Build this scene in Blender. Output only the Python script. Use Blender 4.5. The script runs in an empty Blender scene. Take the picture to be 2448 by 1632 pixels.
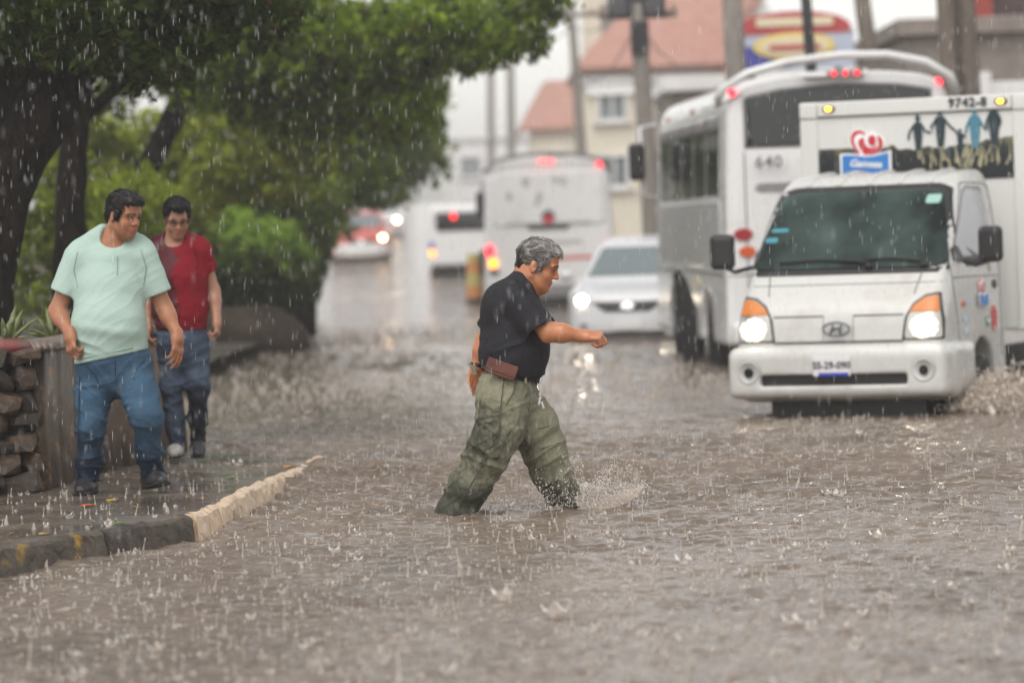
import bpy, bmesh, math, random
import numpy as np
from mathutils import Vector, Matrix

random.seed(7)
RNG = np.random.default_rng(11)
SC = bpy.context.scene
COL = SC.collection
R = math.radians

# ------------------------------------------------------------------ camera
PITCH, ROLL, EYE = R(1.7402), R(2.0), 1.55
_f = Vector((0, math.cos(PITCH), -math.sin(PITCH)))
_r0 = Vector((1, 0, 0)); _u0 = _r0.cross(_f)
_r = _r0 * math.cos(ROLL) - _u0 * math.sin(ROLL)
_u = _u0 * math.cos(ROLL) + _r0 * math.sin(ROLL)
cam = bpy.data.cameras.new('camera')
cam_o = bpy.data.objects.new('camera', cam); COL.objects.link(cam_o)
cam_o.matrix_world = Matrix(((_r.x, _u.x, -_f.x, 0), (_r.y, _u.y, -_f.y, 0), (_r.z, _u.z, -_f.z, EYE), (0, 0, 0, 1)))
cam.sensor_width = 36; cam.lens = 131.18; cam.clip_start = .5; cam.clip_end = 3000
cam.dof.use_dof = True; cam.dof.focus_distance = 19.9; cam.dof.aperture_fstop = 1.95
SC.camera = cam_o

# ------------------------------------------------------------------ sky, sun, exposure
W = bpy.data.worlds.new('World'); SC.world = W; W.use_nodes = True
_n = W.node_tree.nodes; _l = W.node_tree.links
_bg = _n['Background']
_sky = _n.new('ShaderNodeTexSky'); _sky.sky_type = 'NISHITA'; _sky.sun_disc = False
_sky.sun_elevation = R(55); _sky.sun_rotation = R(200); _sky.air_density = 1.0; _sky.dust_density = 1.8; _sky.ozone_density = 1.0
_hs = _n.new('ShaderNodeHueSaturation'); _hs.inputs['Saturation'].default_value = .12
_tm = _n.new('ShaderNodeMix'); _tm.data_type = 'RGBA'; _tm.blend_type = 'MULTIPLY'; _tm.inputs[0].default_value = 1; _tm.inputs[7].default_value = (1.025, 1.0, .965, 1)   # warm grey of the rain cloud
_l.new(_sky.outputs[0], _hs.inputs['Color']); _l.new(_hs.outputs[0], _tm.inputs[6]); _l.new(_tm.outputs[2], _bg.inputs['Color'])
_bg.inputs['Strength'].default_value = .13
_s = bpy.data.lights.new('sun', 'SUN'); _s.energy = .5; _s.angle = R(40); _s.color = (1, .96, .9)
sun_o = bpy.data.objects.new('sun', _s); COL.objects.link(sun_o)
sun_o.rotation_euler = (R(35), 0, R(-20)); sun_o.location = (0, 0, 60)
SC.view_settings.view_transform = 'Standard'; SC.view_settings.look = 'None'
SC.view_settings.exposure = 0.92; SC.view_settings.gamma = 1
SC.view_settings.use_curve_mapping = False
SC.render.engine = 'CYCLES'
SC.cycles.use_denoising = True
SC.cycles.max_bounces = 8; SC.cycles.diffuse_bounces = 3; SC.cycles.glossy_bounces = 3
SC.cycles.transmission_bounces = 6; SC.cycles.transparent_max_bounces = 12; SC.cycles.volume_bounces = 1
SC.cycles.sample_clamp_indirect = 6

# ------------------------------------------------------------------ helpers: tags, meshes
def tag(o, label=None, cat=None, group=None, kind=None):
    if label: o['label'] = label
    if cat: o['category'] = cat
    if group: o['group'] = group
    if kind: o['kind'] = kind
    return o

def thing(name, label, cat, loc=(0, 0, 0), rz=0, group=None):
    o = bpy.data.objects.new(name, None); COL.objects.link(o)
    o.empty_display_size = .2
    o.location = loc; o.rotation_euler = (0, 0, rz)
    return tag(o, label, cat, group)

def obj(name, me, mat=None, parent=None, loc=None, rot=None, smooth=None):
    o = bpy.data.objects.new(name, me); COL.objects.link(o)
    if mat is not None and not me.materials: me.materials.append(mat)
    if parent is not None: o.parent = parent
    if loc is not None: o.location = loc
    if rot is not None: o.rotation_euler = rot
    if smooth is not None: shade(me, smooth)
    return o

def shade(me, flag=True):
    me.polygons.foreach_set('use_smooth', np.full(len(me.polygons), flag)); me.update()

def mesh_np(name, v, f, smooth=True):
    """v (n,3), f (m,3|4) arrays -> mesh"""
    v = np.asarray(v, np.float32); f = np.asarray(f, np.int32)
    me = bpy.data.meshes.new(name)
    m, k = f.shape
    me.vertices.add(len(v)); me.vertices.foreach_set('co', v.ravel())
    me.loops.add(m * k); me.loops.foreach_set('vertex_index', f.ravel())
    me.polygons.add(m)
    me.polygons.foreach_set('loop_start', np.arange(0, m * k, k, dtype=np.int32))
    me.polygons.foreach_set('use_smooth', np.full(m, smooth))
    me.update(calc_edges=True); me.validate()
    return me

def vcol(me, arr, name='tint'):
    a = me.attributes.new(name, 'FLOAT_COLOR', 'POINT')
    arr = np.asarray(arr, np.float32)
    if arr.shape[1] == 3: arr = np.concatenate([arr, np.ones((len(arr), 1), np.float32)], 1)
    a.data.foreach_set('color', arr.ravel())

def fattr(me, arr, name):
    a = me.attributes.new(name, 'FLOAT', 'POINT'); a.data.foreach_set('value', np.asarray(arr, np.float32))

class MB:
    """collects simple solids and links them as one mesh object"""
    def __init__(s): s.v = []; s.f = []
    def add(s, v, f):
        b = len(s.v); s.v += [tuple(p) for p in v]; s.f += [tuple(i + b for i in q) for q in f]; return s
    def box(s, c, d, rot=None):
        hx, hy, hz = d[0] / 2, d[1] / 2, d[2] / 2
        vs = [Vector((x * hx, y * hy, z * hz)) for z in (-1, 1) for y in (-1, 1) for x in (-1, 1)]
        if rot is not None:
            m = rot if isinstance(rot, Matrix) else Matrix.Rotation(rot, 3, 'Z')
            vs = [m @ p for p in vs]
        vs = [p + Vector(c) for p in vs]
        return s.add(vs, [(0, 2, 3, 1), (4, 5, 7, 6), (0, 1, 5, 4), (2, 6, 7, 3), (0, 4, 6, 2), (1, 3, 7, 5)])
    def loft(s, rings, cap=True, closed=True):
        n = len(rings[0]); vs = [p for r in rings for p in r]; fs = []
        for i in range(len(rings) - 1):
            for j in range(n if closed else n - 1):
                k = (j + 1) % n
                fs.append((i * n + j, i * n + k, (i + 1) * n + k, (i + 1) * n + j))
        if cap:
            fs.append(tuple(range(n - 1, -1, -1))); fs.append(tuple((len(rings) - 1) * n + j for j in range(n)))
        return s.add(vs, fs)
    def tube(s, pts, rad, n=10, cap=True):
        pts = [Vector(p) for p in pts]
        if not hasattr(rad, '__len__'): rad = [rad] * len(pts)
        rings = []; up = None
        for i, p in enumerate(pts):
            d = (pts[min(i + 1, len(pts) - 1)] - pts[max(i - 1, 0)]).normalized()
            if up is None:
                up = Vector((0, 0, 1)) if abs(d.z) < .9 else Vector((1, 0, 0))
            a = d.cross(up).normalized(); b = a.cross(d).normalized(); up = b
            rings.append([p + (a * math.cos(2 * math.pi * j / n) + b * math.sin(2 * math.pi * j / n)) * rad[i] for j in range(n)])
        return s.loft(rings, cap)
    def prism(s, poly, y0, y1, axis='y'):
        """extrude a 2D polygon (a,b) between y0 and y1 along an axis"""
        def P(a, b, t): return {'y': (a, t, b), 'x': (t, a, b), 'z': (a, b, t)}[axis]
        n = len(poly)
        return s.add([P(a, b, y0) for a, b in poly] + [P(a, b, y1) for a, b in poly],
                     [tuple(range(n)), tuple(range(2 * n - 1, n - 1, -1))] + [(i, (i + 1) % n + 0, (i + 1) % n + n, i + n) if False else (i, i + n, (i + 1) % n + n, (i + 1) % n) for i in range(n)])
    def ball(s, c, r, nu=12, nv=8):
        if not hasattr(r, '__len__'): r = (r, r, r)
        vs = []; fs = []
        for i in range(1, nv):
            t = math.pi * i / nv
            for j in range(nu):
                a = 2 * math.pi * j / nu
                vs.append((c[0] + r[0] * math.sin(t) * math.cos(a), c[1] + r[1] * math.sin(t) * math.sin(a), c[2] + r[2] * math.cos(t)))
        top = len(vs); vs += [(c[0], c[1], c[2] + r[2]), (c[0], c[1], c[2] - r[2])]
        for i in range(nv - 2):
            for j in range(nu):
                k = (j + 1) % nu
                fs.append((i * nu + j, (i + 1) * nu + j, (i + 1) * nu + k, i * nu + k))
        for j in range(nu):
            k = (j + 1) % nu
            fs.append((top, j, k)); fs.append((top + 1, (nv - 2) * nu + k, (nv - 2) * nu + j))
        return s.add(vs, fs)
    def lathe(s, prof, n=24, c=(0, 0, 0), axis='z'):
        """prof: (radius, height) list"""
        rings = []
        for r, h in prof:
            ring = []
            for j in range(n):
                a = 2 * math.pi * j / n; x, y = r * math.cos(a), r * math.sin(a)
                p = {'z': (x, y, h), 'y': (x, h, y), 'x': (h, x, y)}[axis]
                ring.append((p[0] + c[0], p[1] + c[1], p[2] + c[2]))
            rings.append(ring)
        return s.loft(rings)
    def build(s, name, mat=None, parent=None, bevel=0, smooth=False, seg=2, loc=None, rot=None):
        me = bpy.data.meshes.new(name); me.from_pydata(s.v, [], s.f); me.validate()
        bm = bmesh.new(); bm.from_mesh(me); bmesh.ops.recalc_face_normals(bm, faces=bm.faces); bm.to_mesh(me); bm.free()
        if smooth: shade(me)
        o = obj(name, me, mat, parent, loc, rot)
        if bevel:
            b = o.modifiers.new('bevel', 'BEVEL'); b.width = bevel; b.segments = seg; b.limit_method = 'ANGLE'; b.angle_limit = R(35)
            shade(me)
            w = o.modifiers.new('wn', 'WEIGHTED_NORMAL')
        return o

def copy_tree(o, parent=None):
    c = o.copy(); COL.objects.link(c); c.parent = parent
    for ch in [x for x in COL.objects if x.parent == o]: copy_tree(ch, c)
    return c

# ------------------------------------------------------------------ helpers: numpy noise
def _hash(i, j, k, seed):
    h = (i.astype(np.int64) * 374761393 + j.astype(np.int64) * 668265263 + k.astype(np.int64) * 2147483647 + seed * 974711) & 0xffffffff
    h = ((h ^ (h >> 13)) * 1274126177) & 0xffffffff
    return ((h ^ (h >> 16)) & 0xffff) / 65535.0

def vnoise(p, seed=0):
    p = np.asarray(p, np.float64); i = np.floor(p).astype(np.int64); f = p - i; f = f * f * (3 - 2 * f)
    out = 0
    for a in (0, 1):
        wx = f[:, 0] if a else 1 - f[:, 0]
        for b in (0, 1):
            wy = f[:, 1] if b else 1 - f[:, 1]
            for c in (0, 1):
                wz = f[:, 2] if c else 1 - f[:, 2]
                out = out + wx * wy * wz * _hash(i[:, 0] + a, i[:, 1] + b, i[:, 2] + c, seed)
    return out * 2 - 1

def fbm(p, oct=3, seed=0):
    p = np.asarray(p, np.float64); o = 0; a = 1; t = 0
    for k in range(oct): o = o + a * vnoise(p * 2 ** k + 17.3 * k, seed + k); t += a; a *= .5
    return o / t

# ------------------------------------------------------------------ helpers: smooth solids (distance fields -> surface nets)
def smin(a, b, k):
    if k <= 0: return np.minimum(a, b)
    h = np.maximum(k - np.abs(a - b), 0) / k
    return np.minimum(a, b) - h * h * k * .25

class Sdf:
    def __init__(s): s.ops = []; s.T = None
    def frame(s, pos=None, rot=None, scale=1.0):
        s.T = None if pos is None else (np.array(pos, np.float32), np.array(rot if rot is not None else np.eye(3), np.float32), scale)
        return s
    def _wrap(s, fn, lo, hi):
        if s.T is None: return fn, np.array(lo), np.array(hi)
        t, m, sc = s.T
        g = lambda p: fn(((p - t) @ m) / sc) * sc        # m columns = local axes in parent space
        c = np.array([[x, y, z] for x in (lo[0], hi[0]) for y in (lo[1], hi[1]) for z in (lo[2], hi[2])], float)
        w = (c * sc) @ m.T + t
        return g, w.min(0), w.max(0)
    def put(s, fn, lo, hi, k=0.0, sub=False):
        g, lo, hi = s._wrap(fn, lo, hi); s.ops.append((g, lo, hi, k, sub)); return s
    def ell(s, c, r, k=0.0, sub=False, rot=None):
        c = np.array(c, np.float32); r = np.array(r, np.float32)
        m = None if rot is None else np.array(rot, np.float32)
        def fn(p):
            q = p - c
            if m is not None: q = q @ m
            l = np.sqrt(((q / r) ** 2).sum(-1)); g = np.sqrt(((q / (r * r)) ** 2).sum(-1)) + 1e-9
            return l * (l - 1) / g
        b = r.max() if m is not None else r
        return s.put(fn, c - b, c + b, k, sub)
    def cap(s, a, b, ra, rb=None, k=0.0, sub=False, flat=None):
        rb = ra if rb is None else rb
        a = np.array(a, np.float32); b = np.array(b, np.float32); ba = b - a; L = float(ba @ ba) + 1e-12
        fl = None
        if flat is not None:
            nn = np.array(flat[0], np.float32); nn /= np.linalg.norm(nn); fl = (nn, flat[1])
        def fn(p):
            q = p - a; t = np.clip((q @ ba) / L, 0, 1); q = q - t[..., None] * ba
            if fl is not None: q = q + ((fl[1] - 1) * (q @ fl[0]))[..., None] * fl[0]
            return np.sqrt((q * q).sum(-1)) - (ra + (rb - ra) * t)
        m = max(ra, rb) * (1 if fl is None else max(1, 1 / fl[1]))
        return s.put(fn, np.minimum(a, b) - m, np.maximum(a, b) + m, k, sub)
    def chain(s, pts, k=.03, flat=None):
        for (a, ra), (b, rb) in zip(pts[:-1], pts[1:]): s.cap(a, b, ra, rb, k, flat=flat)
        return s
    def box(s, c, d, r=0.0, k=0.0, sub=False, rot=None):
        c = np.array(c, np.float32); d = np.array(d, np.float32) / 2 - r
        m = None if rot is None else np.array(rot, np.float32)
        def fn(p):
            q = p - c
            if m is not None: q = q @ m
            q = np.abs(q) - d
            return np.sqrt((np.maximum(q, 0) ** 2).sum(-1)) + np.minimum(q.max(-1), 0) - r
        b = np.array(d) + r
        if m is not None: b = np.full(3, np.linalg.norm(b))
        return s.put(fn, c - b, c + b, k, sub)
    def plane(s, pt, n, k=0.0):
        """cut away everything on the side the normal points to"""
        pt = np.array(pt, np.float32); n = np.array(n, np.float32); n /= np.linalg.norm(n)
        fn = lambda p: -((p - pt) @ n)
        g, _, _ = s._wrap(fn, pt, pt); s.ops.append((g, None, None, k, True)); return s
    def __call__(s, p):
        p = np.asarray(p, np.float32); D = np.full(p.shape[:-1], 1e3, np.float32)
        for g, lo, hi, k, sub in s.ops:
            d = g(p); D = -smin(-D, d, k) if sub else smin(D, d, k)
        return D
    def grid(s, lo, hi, h):
        n = [int(math.ceil((hi[i] - lo[i]) / h)) + 1 for i in range(3)]
        ax = [(lo[i] + h * np.arange(n[i])).astype(np.float32) for i in range(3)]
        D = np.full(n, 1.0, np.float32)
        for g, l, u, k, sub in s.ops:
            sl = []
            for i in range(3):
                if l is None: a, b = 0, n[i]
                else:
                    a = max(0, int((l[i] - k - 3 * h - lo[i]) / h)); b = min(n[i], int((u[i] + k + 3 * h - lo[i]) / h) + 2)
                sl.append(slice(a, b))
            if any(q.start >= q.stop for q in sl): continue
            P = np.stack(np.meshgrid(*[ax[i][sl[i]] for i in range(3)], indexing='ij'), -1)
            d = g(P); t = tuple(sl)
            D[t] = -smin(-D[t], d, k) if sub else smin(D[t], d, k)
        return D
    def bounds(s, pad=.03):
        lo = np.min([o[1] - o[3] * .3 for o in s.ops if o[1] is not None and not o[4]], 0) - pad
        hi = np.max([o[2] + o[3] * .3 for o in s.ops if o[2] is not None and not o[4]], 0) + pad
        return lo, hi
    def mesh(s, name, h=.006, lo=None, hi=None, relax=1):
        l, u = s.bounds(); lo = l if lo is None else lo; hi = u if hi is None else hi
        D = s.grid(lo, hi, h); D[0] = D[-1] = 1; D[:, 0] = D[:, -1] = 1; D[:, :, 0] = D[:, :, -1] = 1
        v, f = surfnet(D, np.array(lo), h)
        for _ in range(relax): v = relax_v(v, f)
        return mesh_np(name, v, f)

def relax_v(v, f, w=.5):
    acc = np.zeros_like(v); cnt = np.zeros(len(v))
    for a, b in ((0, 1), (1, 2), (2, 3), (3, 0)):
        np.add.at(acc, f[:, a], v[f[:, b]]); np.add.at(acc, f[:, b], v[f[:, a]])
        np.add.at(cnt, f[:, a], 1); np.add.at(cnt, f[:, b], 1)
    return v * (1 - w) + w * acc / np.maximum(cnt, 1)[:, None]

def surfnet(D, lo, h):
    s = D < 0
    n = np.array(D.shape) - 1
    def cs(o): return tuple(slice(o[i], o[i] + n[i]) for i in range(3))
    cor = [(i, j, k) for i in (0, 1) for j in (0, 1) for k in (0, 1)]
    tot = np.zeros(n, np.int8)
    for c in cor: tot += s[cs(c)]
    act = (tot > 0) & (tot < 8)
    idx = np.full(n, -1, np.int64); ii = np.argwhere(act); idx[act] = np.arange(len(ii))
    pos = np.zeros((len(ii), 3)); cnt = np.zeros(len(ii))
    for a in range(3):
        for c in cor:
            if c[a]: continue
            d = list(c); d[a] = 1
            da = D[tuple((ii + c).T)]; db = D[tuple((ii + d).T)]
            m = (da < 0) != (db < 0)
            t = np.where(m, da / np.where(m, da - db, 1), 0)
            p = np.tile(np.array(c, float), (len(ii), 1)); p[:, a] = t
            pos[m] += p[m]; cnt[m] += 1
    v = lo + h * (ii + pos / cnt[:, None])
    F = []
    for a in range(3):
        b, c = (a + 1) % 3, (a + 2) % 3
        s0 = [slice(1, -1)] * 3; s1 = [slice(1, -1)] * 3
        s0[a] = slice(0, -1); s1[a] = slice(1, None)
        A = s[tuple(s0)]; B = s[tuple(s1)]
        e = np.argwhere(A != B); o = np.array([1, 1, 1]); o[a] = 0; e = e + o
        fl = A[A != B]
        def cell(db, dc):
            q = e.copy(); q[:, b] += db; q[:, c] += dc; return idx[tuple(q.T)]
        q = np.stack([cell(-1, -1), cell(0, -1), cell(0, 0), cell(-1, 0)], 1)
        q[~fl] = q[~fl][:, ::-1]
        F.append(q)
    F = np.concatenate(F); F = F[(F >= 0).all(1)]
    return v, F

def rot_zy(yaw, tilt, roll=0):
    return np.array((Matrix.Rotation(yaw, 3, 'Z') @ Matrix.Rotation(tilt, 3, 'Y') @ Matrix.Rotation(roll, 3, 'X')))

def me_arrays(me):
    n = len(me.vertices); v = np.empty(n * 3, np.float32); me.vertices.foreach_get('co', v)
    nr = np.empty(n * 3, np.float32); me.vertex_normals.foreach_get('vector', nr)
    return v.reshape(-1, 3), nr.reshape(-1, 3)

def displace(me, fn):
    v, n = me_arrays(me); d = fn(v)
    me.vertices.foreach_set('co', (v + n * d[:, None]).astype(np.float32).ravel()); me.update()

def panel(fn, outline, axis, start, direction, off=.006, thick=.02, rings=(1, .94, .86, .74, .56, .34, .14), n=40, resample=True):
    """a plate that follows a smooth body: 2D outline projected along an axis on the surface of fn"""
    o = np.array(outline, float)
    if resample:
        seg = np.roll(o, -1, 0) - o; L = np.sqrt((seg ** 2).sum(1)); cum = np.r_[0, np.cumsum(L)]
        t = np.linspace(0, cum[-1], n, endpoint=False)
        i = np.clip(np.searchsorted(cum, t, 'right') - 1, 0, len(o) - 1)
        o = o[i] + seg[i] * ((t - cum[i]) / np.maximum(L[i], 1e-9))[:, None]
    n = len(o); c = o.mean(0)
    pts = np.concatenate([c + (o - c) * r for r in rings] + [c[None]])
    ia = {'x': (1, 2), 'y': (0, 2), 'z': (0, 1)}[axis]; ax = 'xyz'.index(axis)
    P = np.zeros((len(pts), 3), np.float32); P[:, ia[0]] = pts[:, 0]; P[:, ia[1]] = pts[:, 1]; P[:, ax] = start
    t = np.zeros(len(pts))
    for _ in range(60):
        d = fn(P); P[:, ax] += direction * np.clip(d - off, -.2, .3) * .8
    back = P[:n].copy(); back[:, ax] += direction * thick
    v = np.concatenate([P, back]); f3 = []; f4 = []
    for r in range(len(rings) - 1):
        for j in range(n):
            k = (j + 1) % n; f4.append((r * n + j, r * n + k, (r + 1) * n + k, (r + 1) * n + j))
    last = (len(rings) - 1) * n; ce = len(rings) * n
    for j in range(n): f3.append((last + j, last + (j + 1) % n, ce))
    for j in range(n): f4.append((j, ce + 1 + j, ce + 1 + (j + 1) % n, (j + 1) % n))
    m = MB(); m.add(v.tolist(), f4 + f3); return m

def rounded(x0, z0, x1, z1, r, n=5):
    out = []
    for cx, cz, a in ((x1 - r, z1 - r, 0), (x0 + r, z1 - r, 90), (x0 + r, z0 + r, 180), (x1 - r, z0 + r, 270)):
        for i in range(n + 1): t = R(a + 90 * i / n); out.append((cx + r * math.cos(t), cz + r * math.sin(t)))
    return out

def disc(cx, cz, rx, rz, n=28): return [(cx + rx * math.cos(2 * math.pi * i / n), cz + rz * math.sin(2 * math.pi * i / n)) for i in range(n)]

def text_mesh(body, size, depth=.004, shear=0.0, bold=0.0, space=1.0):
    cu = bpy.data.curves.new('lettering', 'FONT'); cu.body = body; cu.size = size; cu.extrude = depth; cu.shear = shear; cu.offset = bold
    cu.align_x = 'CENTER'; cu.align_y = 'CENTER'; cu.resolution_u = 3; cu.space_character = space
    o = bpy.data.objects.new('lettering_tmp', cu); COL.objects.link(o)
    dg = bpy.context.evaluated_depsgraph_get(); me = bpy.data.meshes.new_from_object(o.evaluated_get(dg))
    bpy.data.objects.remove(o); bpy.data.curves.remove(cu); me.name = 'lettering'
    me.materials.clear()
    return me
# ------------------------------------------------------------------ materials
M = {}
def mat(name, col=(.8, .8, .8), rough=.5, metal=0, spec=.5, coat=0, trans=0, ior=1.45, emit=None, es=0, sub=0):
    m = bpy.data.materials.new(name); m.use_nodes = True; b = m.node_tree.nodes['Principled BSDF']
    b.inputs['Base Color'].default_value = (*col, 1); b.inputs['Roughness'].default_value = rough; b.inputs['Metallic'].default_value = metal
    b.inputs['Specular IOR Level'].default_value = spec; b.inputs['Coat Weight'].default_value = coat
    b.inputs['Coat Roughness'].default_value = .08
    b.inputs['Transmission Weight'].default_value = trans; b.inputs['IOR'].default_value = ior
    if sub: b.inputs['Subsurface Weight'].default_value = sub; b.inputs['Subsurface Radius'].default_value = (.012, .005, .003); b.inputs['Subsurface Scale'].default_value = 1
    if emit: b.inputs['Emission Color'].default_value = (*emit, 1); b.inputs['Emission Strength'].default_value = es
    M[name] = m; return m

class NT:
    """small node-building helper"""
    def __init__(s, m): s.t = m.node_tree; s.b = s.t.nodes['Principled BSDF']
    def n(s, typ, **kw):
        x = s.t.nodes.new('ShaderNode' + typ)
        for k, v in kw.items():
            if k in x.inputs: x.inputs[k].default_value = v
            else: setattr(x, k, v)
        return x
    def l(s, a, b): s.t.links.new(a, b)
    def coord(s, kind='Object', scale=(1, 1, 1)):
        c = s.n('TexCoord'); mp = s.n('Mapping'); mp.inputs['Scale'].default_value = scale; s.l(c.outputs[kind], mp.inputs[0]); return mp.outputs[0]
    def noise(s, vec, scale=5, detail=4, rough=.55, dist=0.0):
        x = s.n('TexNoise'); x.inputs['Scale'].default_value = scale; x.inputs['Detail'].default_value = detail; x.inputs['Roughness'].default_value = rough
        x.inputs['Distortion'].default_value = dist; s.l(vec, x.inputs['Vector']); return x.outputs['Fac']
    def ramp(s, fac, *stops):
        x = s.n('ValToRGB'); e = x.color_ramp.elements
        while len(e) < len(stops): e.new(.5)
        for q, (p, c) in zip(e, stops):
            q.position = p; q.color = (*c, 1) if hasattr(c, '__len__') else (c, c, c, 1)
        s.l(fac, x.inputs[0]); return x.outputs[0]
    def mix(s, fac, a, b, mode='MIX'):
        x = s.n('Mix', data_type='RGBA'); x.blend_type = mode
        for i, q in ((0, fac), (6, a), (7, b)):
            if hasattr(q, 'is_output'): s.l(q, x.inputs[i])
            elif hasattr(q, '__len__'): x.inputs[i].default_value = (*q, 1)
            else: x.inputs[i].default_value = q
        return x.outputs[2]
    def math(s, op, a, b=0.0):
        x = s.n('Math', operation=op)
        for i, q in ((0, a), (1, b)):
            if hasattr(q, 'is_output'): s.l(q, x.inputs[i])
            else: x.inputs[i].default_value = q
        return x.outputs[0]
    def attr(s, name):
        x = s.n('Attribute', attribute_name=name); return x
    def bump(s, h, strength=.3, dist=.01, prev=None):
        x = s.n('Bump'); x.inputs['Strength'].default_value = strength; x.inputs['Distance'].default_value = dist
        s.l(h, x.inputs['Height'])
        if prev is not None: s.l(prev, x.inputs['Normal'])
        s.l(x.outputs[0], s.b.inputs['Normal']); return x.outputs[0]
    def col(s, c): s.l(c, s.b.inputs['Base Color'])
    def rough(s, r): s.l(r, s.b.inputs['Roughness'])

def mottled(name, a, b, scale=4, rough=.6, bump=0, bscale=40, bdist=.005, stretch=(1, 1, 1), coat=0, spec=.5, lo=.35, hi=.65, extra=None):
    m = mat(name, a, rough, coat=coat, spec=spec); t = NT(m)
    v = t.coord('Object', stretch); c = t.ramp(t.noise(v, scale, 6, .62), (lo, a), (hi, b))
    if extra: c = t.mix(t.ramp(t.noise(v, extra[1], 5, .6), (extra[2], 0.0), (extra[3], 1.0)), c, extra[0])
    t.col(c)
    if bump: t.bump(t.noise(v, bscale, 5, .6), bump, bdist)
    return m

def by_attr(name, rough=.6, sub=0, spec=.4, coat=0, bump=0, bscale=80, stretch=(1, 1, 1), bdist=.004, varscale=0, var=.2):
    """colour from the 'tint' vertex attribute, with a little grain"""
    m = mat(name, (.5, .5, .5), rough, sub=sub, spec=spec, coat=coat); t = NT(m); c = t.attr('tint').outputs['Color']
    v = t.coord('Object', stretch)
    if varscale:
        c = t.mix(1.0, c, t.ramp(t.noise(v, varscale, 4, .6), (.3, 1 - var), (.7, 1 + var * .5)), 'MULTIPLY')
    t.col(c)
    if bump: t.bump(t.noise(v, bscale, 4, .6), bump, bdist)
    return m

# vehicles
def paint(name, col, dirt=(.35, .3, .25), amt=.5):
    m = mat(name, col, .32, coat=.45); t = NT(m); v = t.coord('Object')
    k = t.ramp(t.noise(v, 2.2, 7, .68), (.52, 0.0), (.8, amt)); c = t.mix(k, col, dirt)
    # road grime carried up from the sills: splashed mud with its own ragged edge
    z = t.n('SeparateXYZ'); t.l(t.coord('Object'), z.inputs[0])
    g = t.math('SUBTRACT', t.math('ADD', t.math('MULTIPLY', t.noise(v, 7, 6, .7), .55), .18), z.outputs['Z'])
    c = t.mix(t.ramp(g, (0.0, 0.0), (.35, .7)), c, dirt)
    c = t.mix(t.ramp(t.noise(t.coord('Object', (16, 16, .7)), 1.0, 5, .65), (.56, 0.0), (.80, amt * .55)), c, dirt)
    t.col(c); t.rough(t.ramp(t.noise(v, 14, 4), (.3, .22), (.7, .42)))
    return m
paint('white_paint', (.57, .57, .55), amt=.65); paint('bus_white', (.70, .70, .70)); paint('sedan_white', (.62, .63, .65), amt=.3)
paint('taxi_red', (.55, .07, .045), amt=.2); paint('far_white', (.70, .70, .70))
paint('silver', (.48, .48, .5), amt=.3)
mat('box_white', (.66, .66, .64), .4)
mat('glass_dark', (.012, .014, .015), .06, spec=.6)
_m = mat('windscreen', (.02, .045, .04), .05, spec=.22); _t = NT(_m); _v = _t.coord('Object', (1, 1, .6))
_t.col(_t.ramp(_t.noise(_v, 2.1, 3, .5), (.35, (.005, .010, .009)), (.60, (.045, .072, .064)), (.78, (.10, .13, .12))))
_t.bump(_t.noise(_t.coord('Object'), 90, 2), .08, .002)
mat('glass_grey', (.16, .19, .2), .12, spec=.5)
mat('side_glass', (.33, .35, .38), .1, spec=.6)
mat('black_plastic', (.018, .018, .019), .45)
mat('rubber', (.02, .02, .02), .8); mat('chrome', (.75, .75, .77), .18, metal=1)
mat('steel_rim', (.22, .21, .2), .5, metal=.6)
mat('seam', (.10, .10, .095), .7); mat('grey_trim', (.22, .21, .21), .6)
mat('amber', (.62, .20, .035), .25); mat('amber_on', (1, .4, .03), .3, emit=(1, .25, .0), es=3)
mat('amber_small', (1, .55, .03), .3, emit=(1, .55, .05), es=3)
mat('red_on', (1, .03, .03), .3, emit=(1, .0, .015), es=3); mat('red_small', (1, .03, .05), .3, emit=(1, .0, .02), es=2.2)
mat('red_off', (.32, .02, .025), .25); mat('orange_off', (.55, .1, .03), .25)
mat('head_on', (1, .95, .85), .3, emit=(1, .84, .62), es=16); mat('head_far', (1, .8, .5), .3, emit=(1, .68, .38), es=14)
mat('lamp_glass', (.5, .49, .46), .15, metal=.5, spec=.7); _m = mat('reflector', (.8, .76, .68), .25, metal=.6, emit=(1, .86, .64), es=1); _t = NT(_m); _t.l(_t.ramp(_t.noise(_t.coord('Object'), 55, 3, .6), (.45, .05), (.62, 2.2)), _m.node_tree.nodes['Principled BSDF'].inputs['Emission Strength'])
mat('dark_chrome', (.16, .16, .17), .3, metal=.9)
mat('ink', (.03, .03, .045), .5); mat('ink_grey', (.12, .12, .13), .5); mat('logo_red', (.55, .02, .035), .4); mat('logo_blue', (.03, .2, .55), .4)
mat('logo_white', (.85, .85, .85), .4); mat('plate', (.7, .7, .7), .45); mat('plate_blue', (.03, .05, .4), .45)
mat('sticker_teal', (.05, .26, .32), .5); mat('sticker_green', (.05, .3, .2), .5); mat('sticker_pale', (.3, .5, .44), .5); mat('sticker_red', (.6, .14, .1), .5)
mat('sticker_sky', (.5, .64, .8), .5); mat('sticker_cream', (.62, .58, .44), .5)
mat('silhouette', (.012, .03, .04), .5); mat('silhouette_blue', (.06, .2, .28), .5)
_m = mat('meadow_print', (.02, .03, .04), .45); _t = NT(_m); _v = _t.coord('Object', (1, 1, .12))
_z = _t.n('SeparateXYZ'); _t.l(_t.coord('Object'), _z.inputs[0])
_g = _t.math('ADD', _t.math('MULTIPLY', _t.noise(_v, 26, 5, .7), .9), _t.math('MULTIPLY', _z.outputs['Z'], 2.2))
_x = _t.ramp(_t.noise(_t.coord('Object', (1, 1, .2)), 3.0, 4), (.4, 0.0), (.6, 1.0))
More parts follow.
